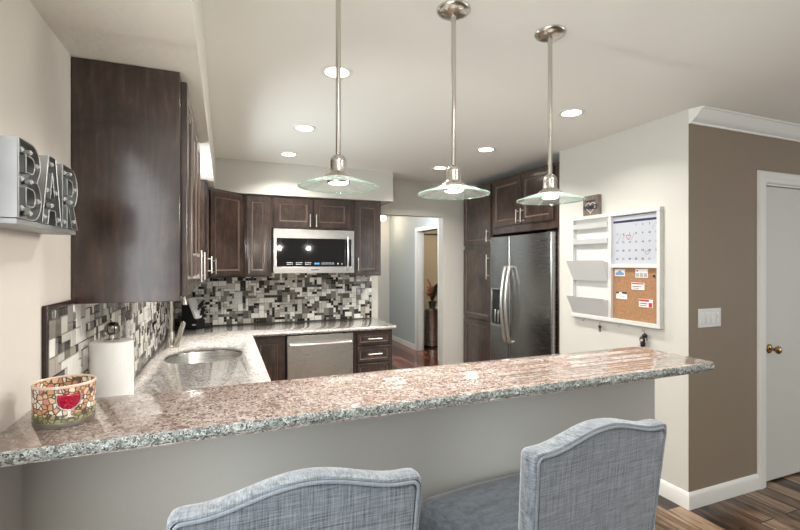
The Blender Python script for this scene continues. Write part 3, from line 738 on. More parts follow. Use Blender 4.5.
# ------------------------------------------------------------------ stools
def stool():
    t = thing('bar_stool', 'x', 'bar stool', (0, 0, 0), 'upholstered bar stools')
    hw, zc, th = .225, 1.084, .066       # half width at the top, corner height, thickness
    zb = .70
    def topz(s): a = min(1, abs(s)/.86); return zc+.033*(.5+.5*math.cos(math.pi*a))**.85
    # outline (x,z) clockwise from bottom left, rounded corners
    def outline(ins):
        o = []; r = .015
        wtop = hw-ins; wbot = hw*.93-ins
        o.append((-wbot, zb+ins))
        for i in range(1, 8): f = i/8; o.append((-(wbot+(wtop-wbot)*f), zb+ins+(zc-r-zb-ins)*f))
        for i in range(0, 6): a = math.pi/2*i/5; o.append((-wtop+r-r*math.cos(a), topz(1)-ins-r+r*math.sin(a)))
        m = 26
        for i in range(1, m): x = -wtop+r+(2*wtop-2*r)*i/m; o.append((x, topz(x/(hw-r))-ins))
        for i in range(0, 6): a = math.pi/2*i/5; o.append((wtop-r+r*math.sin(a), topz(1)-ins-r+r*math.cos(a)))
        for i in range(7, 0, -1): f = i/8; o.append((wbot+(wtop-wbot)*f, zb+ins+(zc-r-zb-ins)*f))
        o.append((wbot, zb+ins)); return o
    def lean(z): return -(z-zb)*.10       # leans back towards -y
    y0 = .036                              # rear face at the top sits at y = 0
    # sections: (inset, y from rear face)
    secs = [(.034, .003), (.0165, .0025), (.0145, .006), (.0125, .011), (.007, .011), (.005, .004), (.001, .006), (0, .014), (-.001, .028), (.001, .045), (.005, .055), (.013, .061), (.030, .066), (.06, .069)]
    vs = []; k = None
    for ins, y in secs:
        ol = outline(ins); k = len(ol)
        vs += [(x, y0+lean(z)+y, z) for x, z in ol]
    mb = MB(); mb.add(vs, [(q*k+i, q*k+(i+1) % k, (q+1)*k+(i+1) % k, (q+1)*k+i) for q in range(len(secs)-1) for i in range(k)])
    for q, ins, y in ((0, .034, .003), (len(secs)-1, .06, .069)):
        ol = outline(ins)
        # grid cap: columns of the outline paired left/right
        h = k//2
        base_ = q*k
        for i in range(h-1):
            a, b, c, d = base_+i, base_+i+1, base_+k-2-i, base_+k-1-i
            if b == c: mb.f.append([a, b, d])
            else: mb.f.append([a, b, c, d])
            mb.mi.append(0)
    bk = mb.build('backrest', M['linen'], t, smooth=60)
    pp = [(x, y0+lean(z)+.004, z) for x, z in outline(.0098)]
    MB().tube(pp, .0036, 8).build('piping', M['piping'], bk)
    # front piping line along the top seam
    # seat
    def seat_out(f, n=14):
        wf, wb_ = .295*f, .255*f; yf, yb = .478, .06; cy = (yf+yb)/2; yf = cy+(yf-cy)*f; yb = cy+(yb-cy)*f
        P = rounded([(-wb_, yb), (wb_, yb), (wf, yf-.02*f), (-wf, yf-.02*f)], {0: .03*f, 1: .03*f, 2: .045*f, 3: .045*f}, 6)
        P = densify(P, .03)
        return [(x, y+.022*max(0, 1-(x/wf)**2)*(max(0, (y-cy)/(yf-cy))**3)) for x, y in P]
    base_o = seat_out(1.0); cx0, cy0 = 0, .265
    def sc(f): return [(cx0+(x-cx0)*f, cy0+(y-cy0)*f) for x, y in base_o]
    k = len(base_o); lev = [(.95, .665), (.985, .67), (1.0, .685), (1.005, .715), (1.0, .748), (.982, .768), (.95, .779), (.82, .786), (.55, .790), (.25, .792)]
    mb = MB(); vs = []
    for f, z in lev: vs += [(x, y, z) for x, y in sc(f)]
    mb.add(vs, [(q*k+i, q*k+(i+1) % k, (q+1)*k+(i+1) % k, (q+1)*k+i) for q in range(len(lev)-1) for i in range(k)])
    mb.f.append([(len(lev)-1)*k+i for i in range(k)]); mb.mi.append(0); mb.f.append(list(range(k))[::-1]); mb.mi.append(0)
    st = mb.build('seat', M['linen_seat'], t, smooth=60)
    MB().tube([(x, y, .685) for x, y in sc(1.002)], .0035, 8, closed=True).build('piping', M['piping'], st)
    for sx in (-1, 1):
        for y, dy, top in ((.10, -.05, .66), (.42, .02, .66)):
            MB().tube([(sx*.215, y, top), (sx*.225, y+dy, 0)], [.022, .014], 4).build('leg', M['legwood'], t)
    for sx in (-1, 1): MB().tube([(sx*.222, .075, .24), (sx*.222, .432, .24)], .011, 8).build('stretcher', M['legwood'], t)
    MB().tube([(-.222, .434, .30), (.222, .434, .30)], .012, 8).build('foot_rail', M['nickel'], t)
    MB().tube([(-.222, .07, .30), (.222, .07, .30)], .011, 8).build('stretcher', M['legwood'], t)
    return t
s0 = stool(); s1 = copy_tree(s0)
s0.location = (.138, .79, 0); s0.rotation_euler.z = R(-1.5); s0['label'] = 'left blue-grey linen bar stool seen squarely from behind, cut off by the photo bottom'
s1.location = (.850, .792, 0); s1.rotation_euler.z = R(4); s1['label'] = 'right blue-grey linen bar stool, nearest the free end of the bar'

# ------------------------------------------------------------------ things on the bar and the worktop
# mosaic candle jar
def jar():
    cx, cy, z = -.335, 1.212, BARZ
    t = thing('candle_holder', 'round mosaic glass candle holder with a red goblet motif on the bar', 'candle holder', (cx, cy, z))
    m = mat('mosaic_jar_glass', (.7, .4, .2), .12, spec=.6); n = N(m); v = n.coord()
    def vor(feat):
        q = n.add('ShaderNodeTexVoronoi', feature=feat); q.inputs['Scale'].default_value = 90; q.inputs['Randomness'].default_value = .8; n.link(v, q.inputs['Vector']); return q
    q = vor('F1'); sep = n.add('ShaderNodeSeparateColor'); n.link(q.outputs['Color'], sep.inputs[0])
    warm = n.ramp(sep.outputs[0], [(0, (.58, .30, .15)), (.25, (.70, .47, .31)), (.45, (.78, .66, .50)), (.65, (.58, .23, .17)), (.8, (.80, .73, .63))], 'CONSTANT')
    grn = n.ramp(sep.outputs[0], [(0, (.22, .23, .10)), (.4, (.34, .33, .17)), (.7, (.50, .47, .33)), (.9, (.14, .16, .09))], 'CONSTANT')
    sx_ = n.add('ShaderNodeSeparateXYZ'); n.link(v, sx_.inputs[0])
    lo = n.add('ShaderNodeMath', operation='GREATER_THAN'); lo.inputs[1].default_value = .03; n.link(sx_.outputs['Z'], lo.inputs[0])
    col = n.mix(lo.outputs[0], grn, warm)
    ed = vor('DISTANCE_TO_EDGE'); l2 = n.add('ShaderNodeMath', operation='LESS_THAN'); l2.inputs[1].default_value = .085; n.link(ed.outputs['Distance'], l2.inputs[0])
    n.base(n.mix(l2.outputs[0], col, (.10, .085, .06)))
    r = .058
    MB().lathe((cx, cy, z), [(r*.90, 0), (r*.96, .003), (r, .016), (r*1.0, .05), (r*1.02, .084), (r*1.02, .088), (r*.96, .088), (r*.94, .05), (r*.93, .012), (r*.3, .010), (0, .010), (0, .0)], 48).build('jar', m, t)
    MB().lathe((cx, cy, z), [(r*.965, .087), (r*1.03, .086), (r*1.035, .089), (r*1.0, .092), (r*.965, .090)], 48, closed=True).build('rim', mat('jar_rim_glass', (.62, .50, .40), .12), t)
    MB().lathe((cx, cy, z), [(r*.905, 0), (r*.965, 0), (r*.985, .003), (r*1.012, .011), (r*1.012, .0135), (r*.99, .0135)], 48).build('foot_band', mat('jar_pewter', (.34, .33, .29), .35, .8), t)
    MB().lathe((cx, cy, z+.011), [(0, .034), (.03, .034), (.036, .032), (.038, 0), (0, 0)], 24).build('candle', mat('wax', (.85, .80, .68), .6), t)
    # goblet: bowl, stem and foot wrapped on the side facing the room
    a0 = math.atan2(-cy, -cx)+.13
    def on(u, w, off=.0018): a = a0+u/r; return (cx+(r*1.008+off)*math.cos(a), cy+(r*1.008+off)*math.sin(a), z+w)
    def patch(rows, name, mm):
        mb = MB(); K = 12; vs = []
        for hw_, w_ in rows: vs += [on(-hw_+2*hw_*i/K, w_) for i in range(K+1)]
        mb.add(vs, [(q*(K+1)+i, q*(K+1)+i+1, (q+1)*(K+1)+i+1, (q+1)*(K+1)+i) for q in range(len(rows)-1) for i in range(K)])
        o = mb.build(name, mm, t); s_ = o.modifiers.new('solidify', 'SOLIDIFY'); s_.thickness = .0015; return o
    rm = mat('red_mosaic_glass', (.35, .01, .03), .12); nn = N(rm); vv = nn.coord()
    nn.base(nn.ramp(nn.noise(vv, 220, 3, .8), [(.35, (.22, .0, .015)), (.6, (.42, .015, .04)), (.75, (.75, .25, .28))]))
    patch([(.004, .041), (.012, .045), (.018, .052), (.0205, .060), (.020, .066), (.0185, .073)], 'goblet_bowl', rm)
    patch([(.012, .0225), (.004, .0255), (.0022, .030), (.0022, .040)], 'goblet_stem', mat('clear_mosaic', (.80, .76, .70), .15))
    outl = [on(-.0195, .074), on(-.0215, .066), on(-.0215, .059), on(-.019, .051), on(-.0125, .0435), on(-.003, .039), on(.003, .039), on(.0125, .0435), on(.019, .051), on(.0215, .059), on(.0215, .066), on(.0195, .074)]
    MB().tube(outl, .0013, 6).build('goblet_outline', mat('jar_lead', (.45, .42, .36), .3, .7), t)
jar()
# paper towel
px, py = -.352, 1.757
t = thing('paper_towel', 'white paper towel roll on an upright holder with a metal ball finial', 'paper towel', (px, py, CT))
MB().lathe((px, py, CT), [(0, 0), (.078, 0), (.080, .004), (.076, .010), (.02, .014), (0, .014)], 36).build('holder_base', M['nickel'], t)
MB().tube([(px, py, CT+.012), (px, py, CT+.355)], .006, 12).build('holder_post', M['nickel'], t)
MB().lathe((px, py, CT), [(.020, .016), (.061, .016), (.063, .020), (.0635, .18), (.063, .326), (.061, .330), (.020, .330)], 48, closed=True).build('towel_roll', M['towel'], t)
fn = MB().lathe((px, py, CT+.332), [(0, 0), (.022, 0), (.022, .004), (.008, .007), (.007, .018), (0, .018)], 20)
fn.build('washer', M['nickel'], t)
mb = MB(); mb.sphere((px, py, CT+.372), .0215, 20, 12)
ball = mb.build('finial', mat('finial_metal', (.34, .31, .27), .25, 1), t)
mb = MB()
for k in range(3):
    a = math.pi*k/3; mb.tube([(px+.0217*math.cos(a)*math.cos(b), py+.0217*math.sin(a)*math.cos(b), CT+.372+.0217*math.sin(b)) for b in [2*math.pi*i/24 for i in range(24)]], .0014, 6, closed=True)
mb.build('cage_wire', mat('dark_wire', (.06, .05, .045), .35, 1), ball)
# knife block
def knife_block():
    kx, ky = -.255, 4.40
    t = thing('knife_block', 'black knife block with a pale steel slanting front in the worktop corner', 'knife block', (kx, ky, CT))
    F = frame((kx, ky, CT), (.80, -.60, 0), (-.60, -.80, 0))      # u to the right-front, n towards the camera
    MB().prism([(-.085, .004), (.085, .004), (.085, .085), (.055, .10), (-.028, .262), (-.085, .225)], F, -.05, .05).build('block', M['black'], t, bevel=.004)
    MB().prism([(.050, .104), (.074, .100), (-.008, .282), (-.028, .276)], F, -.035, .052).build('steel_front', mat('pale_steel', (.80, .79, .82), .35, .1), t, bevel=.002)
    MB().fbox(F, .030, .068, .040, .052, .05, .051).build('label_plate', M['paper'], t)
    d = Vector((.52, 0, .855))
    for i, (u, v, n_, L) in enumerate([(.02, .195, -.03, .10), (.032, .17, -.012, .10), (.045, .145, -.034, .09), (.057, .125, -.012, .085), (.070, .105, -.034, .08), (.078, .092, -.010, .07)]):
        a = F(u, v, n_); b = F(u+L*.72, v+L*.70, n_)
        k = MB().tube([a, b], [.008, .0095], 8).build('knife_handle', M['black'], t)
        MB().tube([F(u+L*.72, v+L*.70, n_), F(u+L*.75, v+L*.73, n_)], .0098, 8).build('bolster', M['chrome'], k)
knife_block()
# outlets and switches
def outlet(F, u, v, label, wide=.078, hgt=.122, n0=.0095):
    t = thing('wall_outlet', label, 'outlet', F(u, v, n0), 'outlets on the tiled backsplash')
    MB().fbox(F, u-wide/2, u+wide/2, v-hgt/2, v+hgt/2, n0, n0+.006).build('cover_plate', M['lacquer'], t, bevel=.002)
    for dv in (-.026, .026):
        s_ = MB().fbox(F, u-.018, u+.018, v+dv-.016, v+dv+.016, n0+.006, n0+.0075).build('socket', M['paper'], t, bevel=.003)
        MB().fbox(F, u-.008, u-.005, v+dv-.006, v+dv+.008, n0+.0074, n0+.0078).fbox(F, u+.005, u+.008, v+dv-.006, v+dv+.008, n0+.0074, n0+.0078).build('slot', M['ink'], s_)
outlet(FB0, .13, 1.16, 'white outlet plate on the back tiles left, below the corner cabinet')
outlet(FB0, 1.43, 1.16, 'white outlet plate at the right end of the back tiles')
outlet(FL0, 2.44, 1.165, 'white outlet plate on the left tiles behind the paper towel roll')
FT = frame((0, 1.854, 0), (1, 0, 0), (0, -1, 0))
t = thing('light_switch', 'white four-gang light switch plate on the taupe wall', 'light switch', FT(2.822, 1.158))
MB().fbox(FT, 2.718, 2.927, 1.10, 1.217, 0, .006).build('cover_plate', M['lacquer'], t, bevel=.002)
for k in range(3):
    u = 2.752+.0465*k; r_ = MB().fbox(FT, u-.0165, u+.0165, 1.125, 1.192, .006, .008).build('rocker', M['paper'], t, bevel=.001)
    MB().hexa([FT(u-.0145, 1.128, .013), FT(u+.0145, 1.128, .013), FT(u+.0145, 1.128, .008), FT(u-.0145, 1.128, .008), FT(u-.0145, 1.189, .0085), FT(u+.0145, 1.189, .0085), FT(u+.0145, 1.189, .0075), FT(u-.0145, 1.189, .0075)]).build('paddle', M['lacquer'], r_)
MB().fbox(FT, 2.883, 2.905, 1.125, 1.192, .006, .008).fbox(FT, 2.886, 2.902, 1.165, 1.176, .008, .016).build('dimmer', M['paper'], t, bevel=.001)

# ------------------------------------------------------------------ marquee letters
def letters():
    XF = -.36; F = frame((XF, 0, 0), (0, 1, 0), (1, 0, 0)); zb, h = 1.585, .152; dep = XF-WL
    t = thing('letter_sign', 'grey galvanised metal letters reading BAR mounted on the left wall', 'sign', (WL, 1.22, zb))
    def arc(cx, cy, rx, ry, a0, a1, n=9): return [(cx+rx*math.cos(R(a0+(a1-a0)*i/n)), cy+ry*math.sin(R(a0+(a1-a0)*i/n))) for i in range(n+1)]
    B_out = [(0, 0), (.066, 0)]+arc(.066, .042, .046, .042, -90, 60)+[(.092, .080)]+arc(.062, .114, .044, .038, -45, 90)+[(0, .152)]
    B_holes = [[(.034, .026)]+arc(.062, .044, .018, .018, -90, 90)+[(.034, .062)], [(.034, .092)]+arc(.060, .109, .017, .017, -90, 90)+[(.034, .126)]]
    A_out = [(0, 0), (.034, 0), (.041, .032), (.079, .032), (.086, 0), (.12, 0), (.080, .152), (.040, .152)]
    A_holes = [[(.047, .058), (.073, .058), (.060, .116)]]
    R_out = [(0, 0), (.034, 0), (.034, .052), (.044, .052), (.074, 0), (.116, 0), (.080, .058)]+arc(.066, .103, .048, .049, -60, 90)+[(0, .152)]
    R_holes = [[(.034, .082)]+arc(.062, .102, .018, .020, -90, 90)+[(.034, .122)]]
    bulbs = {'B': [(.017, .02), (.017, .076), (.017, .132), (.058, .135), (.092, .114), (.062, .077), (.098, .042), (.058, .013)],
             'A': [(.017, .014), (.032, .075), (.060, .136), (.088, .075), (.103, .014), (.060, .044)],
             'R': [(.017, .014), (.017, .070), (.017, .134), (.060, .138), (.098, .104), (.066, .068), (.094, .020)]}
    for ch, out, holes, off, sc_ in (('B', B_out, B_holes, 1.043, 1.0), ('A', A_out, A_holes, 1.160, 1.0), ('R', R_out, R_holes, 1.288, 1.0)):
        out = [(off+x*sc_, zb+y) for x, y in out]; holes = [[(off+x*sc_, zb+y) for x, y in hh] for hh in holes]
        mb = MB(); mb.cur = 0
        for pl in [out]+holes:
            k = len(pl); vs = [F(u, v, -dep) for u, v in pl]+[F(u, v, 0) for u, v in pl]; mb.add(vs, [(i, (i+1) % k, (i+1) % k+k, i+k) for i in range(k)])
        mb.cur = 1
        allp = [out]+holes; flat = [p for q in allp for p in q]
        ts = geometry.tessellate_polygon([[Vector((*p, 0)) for p in q] for q in allp])
        for nn in (-.016, -dep): mb.add([F(u, v, nn) for u, v in flat], [tuple(x) for x in ts])
        lt = mb.build('letter', [M['galv'], M['letterface']], t, smooth=30)
        rm = MB()
        for pl in [out]+holes: rm.tube([F(u, v, -.001) for u, v in pl], .0017, 6, closed=True)
        rm.build('rim', M['galv'], lt)
        for bx, by in bulbs[ch]:
            q = F(off+bx, zb+by, -.016)
            b_ = MB().tube([q, q+Vector((.005, 0, 0))], .0055, 10).build('bulb_socket', M['darkgrey'], lt)
            MB().tube([q+Vector((.005, 0, 0)), q+Vector((.009, 0, 0)), q+Vector((.015, 0, 0)), q+Vector((.0185, 0, 0))], [.0035, .0058, .0055, .002], 10).build('bulb', M['bulbclear'], t)
    MB().fbox(F, 1.045, 1.405, zb-.012, zb-.001, -dep, -.004).build('base_rail', M['galv'], t, bevel=.001)
letters()

# ------------------------------------------------------------------ message centre on the right wall
FW2 = frame((WR, 0, 0), (0, -1, 0), (-1, 0, 0))       # u = -Y
def message_board():
    a, b, c, e = -2.805, -2.017, 1.075, 1.865; d = .036
    t = thing('message_board', 'white wall organiser with mail slots, dry-erase calendar and cork board', 'organiser', FW2((a+b)/2, c))
    m0 = a+.385                                          # divider
    fr = MB(); s_ = .028
    fr.fbox(FW2, a, b, e-s_, e, 0, d).fbox(FW2, a, b, c, c+s_, 0, d).fbox(FW2, a, a+s_, c+s_, e-s_, 0, d).fbox(FW2, b-s_+.004, b, c+s_, e-s_, 0, d).fbox(FW2, m0-.012, m0+.018, c+s_, e-s_, 0, d)
    fr.fbox(FW2, m0+.018, b-s_+.004, c+.392, c+.416, 0, d)
    fr.build('frame', M['lacquer'], t, bevel=.002)
    MB().fbox(FW2, a+s_, m0-.012, c+s_, e-s_, 0, .006).build('back_panel', M['lacquer'], t)
    sh = MB().fbox(FW2, a+s_, m0-.012, e-.078, e-.066, .006, d+.002).fbox(FW2, a+s_, m0-.012, e-.196, e-.184, .006, d+.002)
    sh.build('shelf', M['lacquer'], t)
    for lip in (e-.066, e-.184):
        MB().hexa([FW2(a+s_, lip-.034, d+.001), FW2(m0-.012, lip-.034, d+.001), FW2(m0-.012, lip-.034, d-.006), FW2(a+s_, lip-.034, d-.006), FW2(a+s_, lip+.004, d+.008), FW2(m0-.012, lip+.004, d+.008), FW2(m0-.012, lip+.004, d+.001), FW2(a+s_, lip+.004, d+.001)]).build('shelf_lip', M['mailbin'], t)
    for zt in (c+.445, c+.165):                           # two slanting mail slots
        z0 = zt-.155 if zt > c+.3 else c+.028
        p = MB().hexa([FW2(a+s_, z0, .032), FW2(m0-.012, z0, .032), FW2(m0-.012, z0, .024), FW2(a+s_, z0, .024), FW2(a+.004, zt, .085), FW2(m0-.010, zt, .085), FW2(m0-.010, zt, .077), FW2(a+.004, zt, .077)])
        q = p.build('mail_slot', M['mailbin'], t)
        MB().hexa([FW2(a+s_, z0, .024), FW2(a+s_+.006, z0, .024), FW2(a+s_+.006, z0, .006), FW2(a+s_, z0, .006), FW2(a+s_, zt-.01, .074), FW2(a+s_+.006, zt-.01, .074), FW2(a+s_+.006, zt-.01, .006), FW2(a+s_, zt-.01, .006)]).build('slot_side', M['mailbin'], q)
        MB().hexa([FW2(m0-.018, z0, .024), FW2(m0-.012, z0, .024), FW2(m0-.012, z0, .006), FW2(m0-.018, z0, .006), FW2(m0-.018, zt-.01, .074), FW2(m0-.012, zt-.01, .074), FW2(m0-.012, zt-.01, .006), FW2(m0-.018, zt-.01, .006)]).build('slot_side', M['mailbin'], q)
    u0, u1 = m0+.018, b-s_+.004
    cal = MB().fbox(FW2, u0, u1, c+.416, e-s_, 0, .016).build('calendar', M['board'], t)
    MB().fbox(FW2, u0, u1, e-s_-.006, e-s_-.002, .016, .0165).fbox(FW2, u0+.004, u1-.004, e-s_-.052, e-s_-.036, .016, .0166).build('header_strip', M['navy'], cal)
    num = MB(); n_ = 1; cw = (u1-u0)/7
    for row in range(5):
        for col in range(7):
            day = row*7+col-2
            if day < 1 or day > 31: continue
            vs, fs = text_mesh(str(day), .0185, FW2, u0+cw*(col+.72), e-s_-.074-row*.0585, .0164, extrude=.0003, bold=.0002); num.add(vs, fs)
    num.build('dates', M['ink'], cal, smooth=0)
    hp = []
    for i in range(25):
        a_ = 2*math.pi*i/24; x = 16*math.sin(a_)**3; y = 13*math.cos(a_)-5*math.cos(2*a_)-2*math.cos(3*a_)-math.cos(4*a_)
        hp.append(FW2(u0+cw*2.55+x*.0012, e-s_-.155+y*.0012, .0168))
    MB().tube(hp, .0017, 6).build('heart_doodle', M['red'], cal)
    sk = MB()
    for (x, y, l) in ((1.1, -.155, .05), (1.7, -.16, .055), (3.2, -.155, .05), (6.3, -.09, .035)): sk.tube([FW2(u0+cw*x-.012, e-s_+y-l/2, .0166), FW2(u0+cw*x+.012, e-s_+y+l/2, .0166)], .0010, 5)
    sk.tube([FW2(u0+cw*5.4+.018*math.cos(i*.55)*(1+.2*math.sin(i*1.7)), e-s_-.265+.011*math.sin(i*.55)+.003*math.sin(i*2.1), .0166) for i in range(22)], .0009, 5)
    sk.build('pen_marks', mat('grey_marker', (.25, .25, .28), .7), cal)
    MB().fbox(FW2, u0, u1, c+s_, c+.392, 0, .016).build('cork_panel', M['cork'], t)
    # pinned cards
    cards = [(.060, .328, .085, .048, 'blue and white card pinned top left on the cork board', 'blue'), (.236, .328, .094, .058, 'white and grey card pinned top right on the cork board', 'mixed'),
             (.207, .240, .100, .048, 'white card with a red heading pinned mid cork board', 'redtop'), (.076, .168, .090, .048, 'white card with dark corner clips pinned low left on the cork board', 'dark'),
             (.268, .128, .104, .054, 'red and white card pinned low right on the cork board', 'red')]
    for (x, y, w_, h_, lab, kind) in cards:
        x += u0; y += c+s_
        tt = thing('pinned_card', lab, 'card', FW2(x, y, .016), 'cards on the cork board')
        MB().fbox(FW2, x-w_/2, x+w_/2, y-h_/2, y+h_/2, .016, .0185).build('card', M['paper'], tt)
        pr = MB(); mm = M['blue']
        if kind == 'blue': pr.fbox(FW2, x-w_*.42, x+w_*.42, y-h_*.35, y+h_*.05, .0185, .019); pr.prism([(x-w_*.3, y+.05*h_), (x+w_*.3, y+.05*h_), (x, y+h_*.35)], FW2, .0185, .019)
        elif kind == 'mixed':
            mm = mat('grey_print', (.35, .37, .38), .6)
            for q in range(3): pr.fbox(FW2, x-w_*.46+q*w_*.32, x-w_*.46+q*w_*.32+w_*.27, y-h_*.42, y+h_*.05, .0185, .019)
            MB().fbox(FW2, x-w_*.42, x-w_*.28, y+h_*.2, y+h_*.38, .0185, .0192).build('pin', M['red'], tt)
        elif kind == 'redtop':
            mm = M['red']; pr.fbox(FW2, x-w_*.46, x+w_*.46, y+h_*.26, y+h_*.44, .0185, .019)
            MB().fbox(FW2, x-w_*.42, x+w_*.30, y-h_*.12, y-h_*.02, .0185, .019).fbox(FW2, x-w_*.42, x+w_*.1, y-h_*.34, y-h_*.26, .0185, .019).build('print_lines', M['ink'], tt)
        elif kind == 'dark':
            mm = M['ink']; MB().fbox(FW2, x-w_*.5, x-w_*.25, y+h_*.28, y+h_*.52, .0185, .0215).build('corner_clip', mm, tt); pr.fbox(FW2, x+w_*.05, x+w_*.5, y+h_*.30, y+h_*.52, .0185, .0215)
            MB().fbox(FW2, x-w_*.40, x+w_*.35, y-h_*.15, y-h_*.05, .0185, .019).build('print_lines', mat('faint_print', (.4, .4, .42), .7), tt)
        else:
            mm = M['red']; pr.fbox(FW2, x-w_*.48, x+w_*.25, y+h_*.22, y+h_*.46, .0185, .019); MB().fbox(FW2, x+w_*.22, x+w_*.46, y-h_*.46, y+h_*.10, .0185, .019).build('red_block', mm, tt)
            MB().fbox(FW2, x-w_*.40, x+w_*.12, y-h_*.1, y, .0185, .019).fbox(FW2, x-w_*.40, x+w_*.05, y-h_*.34, y-h_*.26, .0185, .019).build('print_lines', M['ink'], tt)
        pr.build('print', mm, tt)
    q = FW2(u1-.03, c+.34, .016); tag(MB().tube([q, q-Vector((.004, 0, 0)), q-Vector((.005, 0, 0)), q-Vector((.009, 0, 0))], [.004, .004, .009, .007], 14).build('push_pin', M['ink'], origin=q), 'black push pin in the top right corner of the cork board', 'push pin')
    # hooks
    for k, hu in enumerate((a+.13, a+.30, a+.47, a+.665)):
        o = FW2(hu, c, .02)
        MB().tube([o+Vector((0, 0, .002)), o+Vector((0, 0, -.012)), o+Vector((-.006, 0, -.022)), o+Vector((-.016, 0, -.024)), o+Vector((-.022, 0, -.016))], .0022, 8).build('hook', M['nickel'], t)
    return a, c
a_, c_ = message_board()
# keys on the second hook, key chain on the last
def keys():
    o = FW2(a_+.30, c_-.023, .033); t = thing('key_ring', 'two small dark keys hanging from a hook under the organiser', 'keys', o+Vector((0, 0, -.06)))
    MB().tube([o+Vector((0, .010*math.cos(i*.524), -.010+.010*math.sin(i*.524))) for i in range(12)], .0012, 6, closed=True).build('ring', M['nickel'], t)
    for k, dy in ((0, -.004), (1, .006)):
        x = .002*k; FK = frame(o+Vector((-x, dy, -.018)), (0, -1, 0), (-1, 0, 0))
        MB().prism([(-.008, -.012), (-.003, -.016), (-.003, -.044), (0, -.048), (.004, -.044), (.004, -.016), (.009, -.012), (.009, -.002), (.004, .003), (-.004, .003), (-.008, -.002)], FK, -.001, .001).build('key', M['brass'] if k else M['darkgrey'], t)
    o = FW2(a_+.665, c_-.023, .033); t = thing('key_chain', 'black key fob with pale patches hanging from the right hook under the organiser', 'key chain', o+Vector((0, 0, -.105)))
    MB().tube([o+Vector((0, .011*math.cos(i*.524), -.011+.011*math.sin(i*.524))) for i in range(12)], .0014, 6, closed=True).build('ring', M['nickel'], t)
    fob = MB(); cz = o+Vector((0, 0, -.062))
    fob.sphere(cz, .024, 16, 10); fob.sphere(cz+Vector((0, -.010, .026)), .017, 12, 8); fob.sphere(cz+Vector((0, .006, -.033)), .019, 12, 8)
    fb = fob.build('fob', M['black'], t)
    MB().sphere(cz+Vector((-.018, -.004, -.004)), .010, 10, 8).sphere(cz+Vector((-.014, .013, -.036)), .008, 10, 8).build('fob_patch', mat('pale_fob', (.62, .50, .42), .6), fb)
    MB().tube([o+Vector((0, -.004, -.02)), o+Vector((-.004, -.020, -.06)), o+Vector((-.004, -.022, -.085))], [.003, .006, .005], 6).build('key', M['nickel'], t)
keys()
# family sign standing on top of the organiser
def sign():
    u0, u1, z0, z1 = -2.668, -2.520, 1.866, 2.016
    t = thing('family_sign', 'small brown wooden block sign reading FAMILY on top of the organiser', 'sign', FW2((u0+u1)/2, z0, .02))
    m = wood('sign_wood', (.15, .115, .092), (.22, .17, .14), (.30, .245, .20), .6)
    MB().fbox(FW2, u0, u1, z0, z1, .002, .036).build('block', [m], t, bevel=.001)
    MB().fbox(FW2, u0, u1, z0, z1, .0363, .0368).build('face', m, t)
    cu, cv = (u0+u1)/2, (z0+z1)/2-.015
    pts = []
    for i in range(36):
        a = 2*math.pi*i/36; x = 16*math.sin(a)**3; y = 13*math.cos(a)-5*math.cos(2*a)-2*math.cos(3*a)-math.cos(4*a); pts.append(FW2(cu+x*.0029, cv+y*.0029, .0372))
    MB().tube(pts, .0017, 6, closed=True).build('heart_outline', M['paper'], t)
    vs, fs = text_mesh('FAMILY', .044, FW2, cu, cv-.001, .0392, bold=.0018, extrude=.0012); MB().add(vs, fs).build('lettering', M['ink'], t, smooth=0)
    sc_ = MB()
    sc_.tube([FW2(cu-.05+.10*i/40, z1-.042+.007*math.sin(i*1.25)+.003*math.sin(i*.6), .0378) for i in range(41)], .0022, 5)
    sc_.build('script_line', M['ink'], t)
sign()

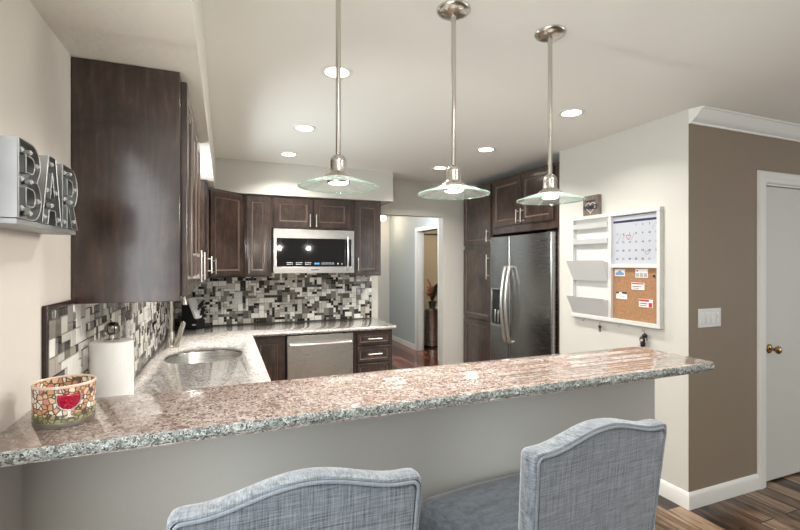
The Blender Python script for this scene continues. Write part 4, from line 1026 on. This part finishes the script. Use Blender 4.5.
# ------------------------------------------------------------------ beyond the doorway
hx, hy = 2.80, 7.9
t = thing('hall_light', 'small glowing globe ceiling light at the end of the hall', 'ceiling light', (hx, hy, CE))
MB().lathe((hx, hy, CE), [(0, -.03), (.03, -.03), (.06, -.012), (.065, 0)], 24).build('canopy', M['nickel'], t)
MB().sphere((hx, hy, CE-.085), .06, 20, 14).build('globe', M['hallbulb'], t)
point('hall_light_lamp', (hx-.1, hy-.1, CE-.22), 4, (1, .82, .6), .07)
bx, by = 3.50, 7.20
t = thing('metal_bin', 'tall round brushed metal bin inside the room past the hall', 'bin', (bx, by, 0))
MB().lathe((bx, by, 0), [(0, .03), (.165, .03), (.165, .66), (.169, .668), (.169, .685), (.12, .70), (0, .705)], 32).build('body', M['steel'], t)
MB().lathe((bx, by, 0), [(0, 0), (.17, 0), (.17, .035), (0, .035)], 32).build('base_ring', M['black'], t)
t = thing('potted_plant', 'leafy reddish green houseplant in a dark pot on top of the metal bin', 'plant', (bx, by, .705))
MB().lathe((bx, by, .705), [(0, 0), (.055, 0), (.075, .10), (.08, .11), (.068, .11), (.065, .095), (0, .095)], 24).build('pot', M['darkgrey'], t)
mb = MB(); rnd = random.Random(4)
for k in range(46):
    a = rnd.uniform(0, 6.28); L = rnd.uniform(.28, .52); up = rnd.uniform(.9, 2.3); w_ = rnd.uniform(.018, .034); pv = None; vs = []
    dx, dy = math.cos(a), math.sin(a)
    if dx < -.25: L *= .55
    for i in range(7):
        f = i/6; rr = L*f*(.35+.5*f)*.9; zz = .80+L*up*(f-.62*f*f); ww = w_*math.sin(math.pi*min(.97, f*.85+.12))
        vs += [(bx+dx*rr-dy*ww, by+dy*rr+dx*ww, zz), (bx+dx*rr+dy*ww, by+dy*rr-dx*ww, zz+.002)]
    mb.cur = k % 3; mb.add(vs, [(2*i, 2*i+1, 2*i+3, 2*i+2) for i in range(6)])
mb.build('foliage', [mat('leaf_green', (.05, .10, .03), .4), mat('leaf_red', (.22, .06, .035), .4), mat('leaf_olive', (.10, .08, .03), .4)], t, fix=False)
t = thing('curtain_rod', 'dark curtain rod with finial on the far room wall', 'curtain rod', (4.2, 8.93, 2.12))
MB().tube([(3.55, 8.93, 2.15), (5.2, 8.93, 2.15)], .013, 10).build('rod', M['black'], t)
MB().sphere((3.53, 8.93, 2.15), .032, 12, 8).build('finial', M['black'], t)
MB().tube([(3.75, 8.999, 2.13), (3.75, 8.93, 2.13), (3.75, 8.93, 2.15)], .009, 8).build('bracket', M['black'], t)
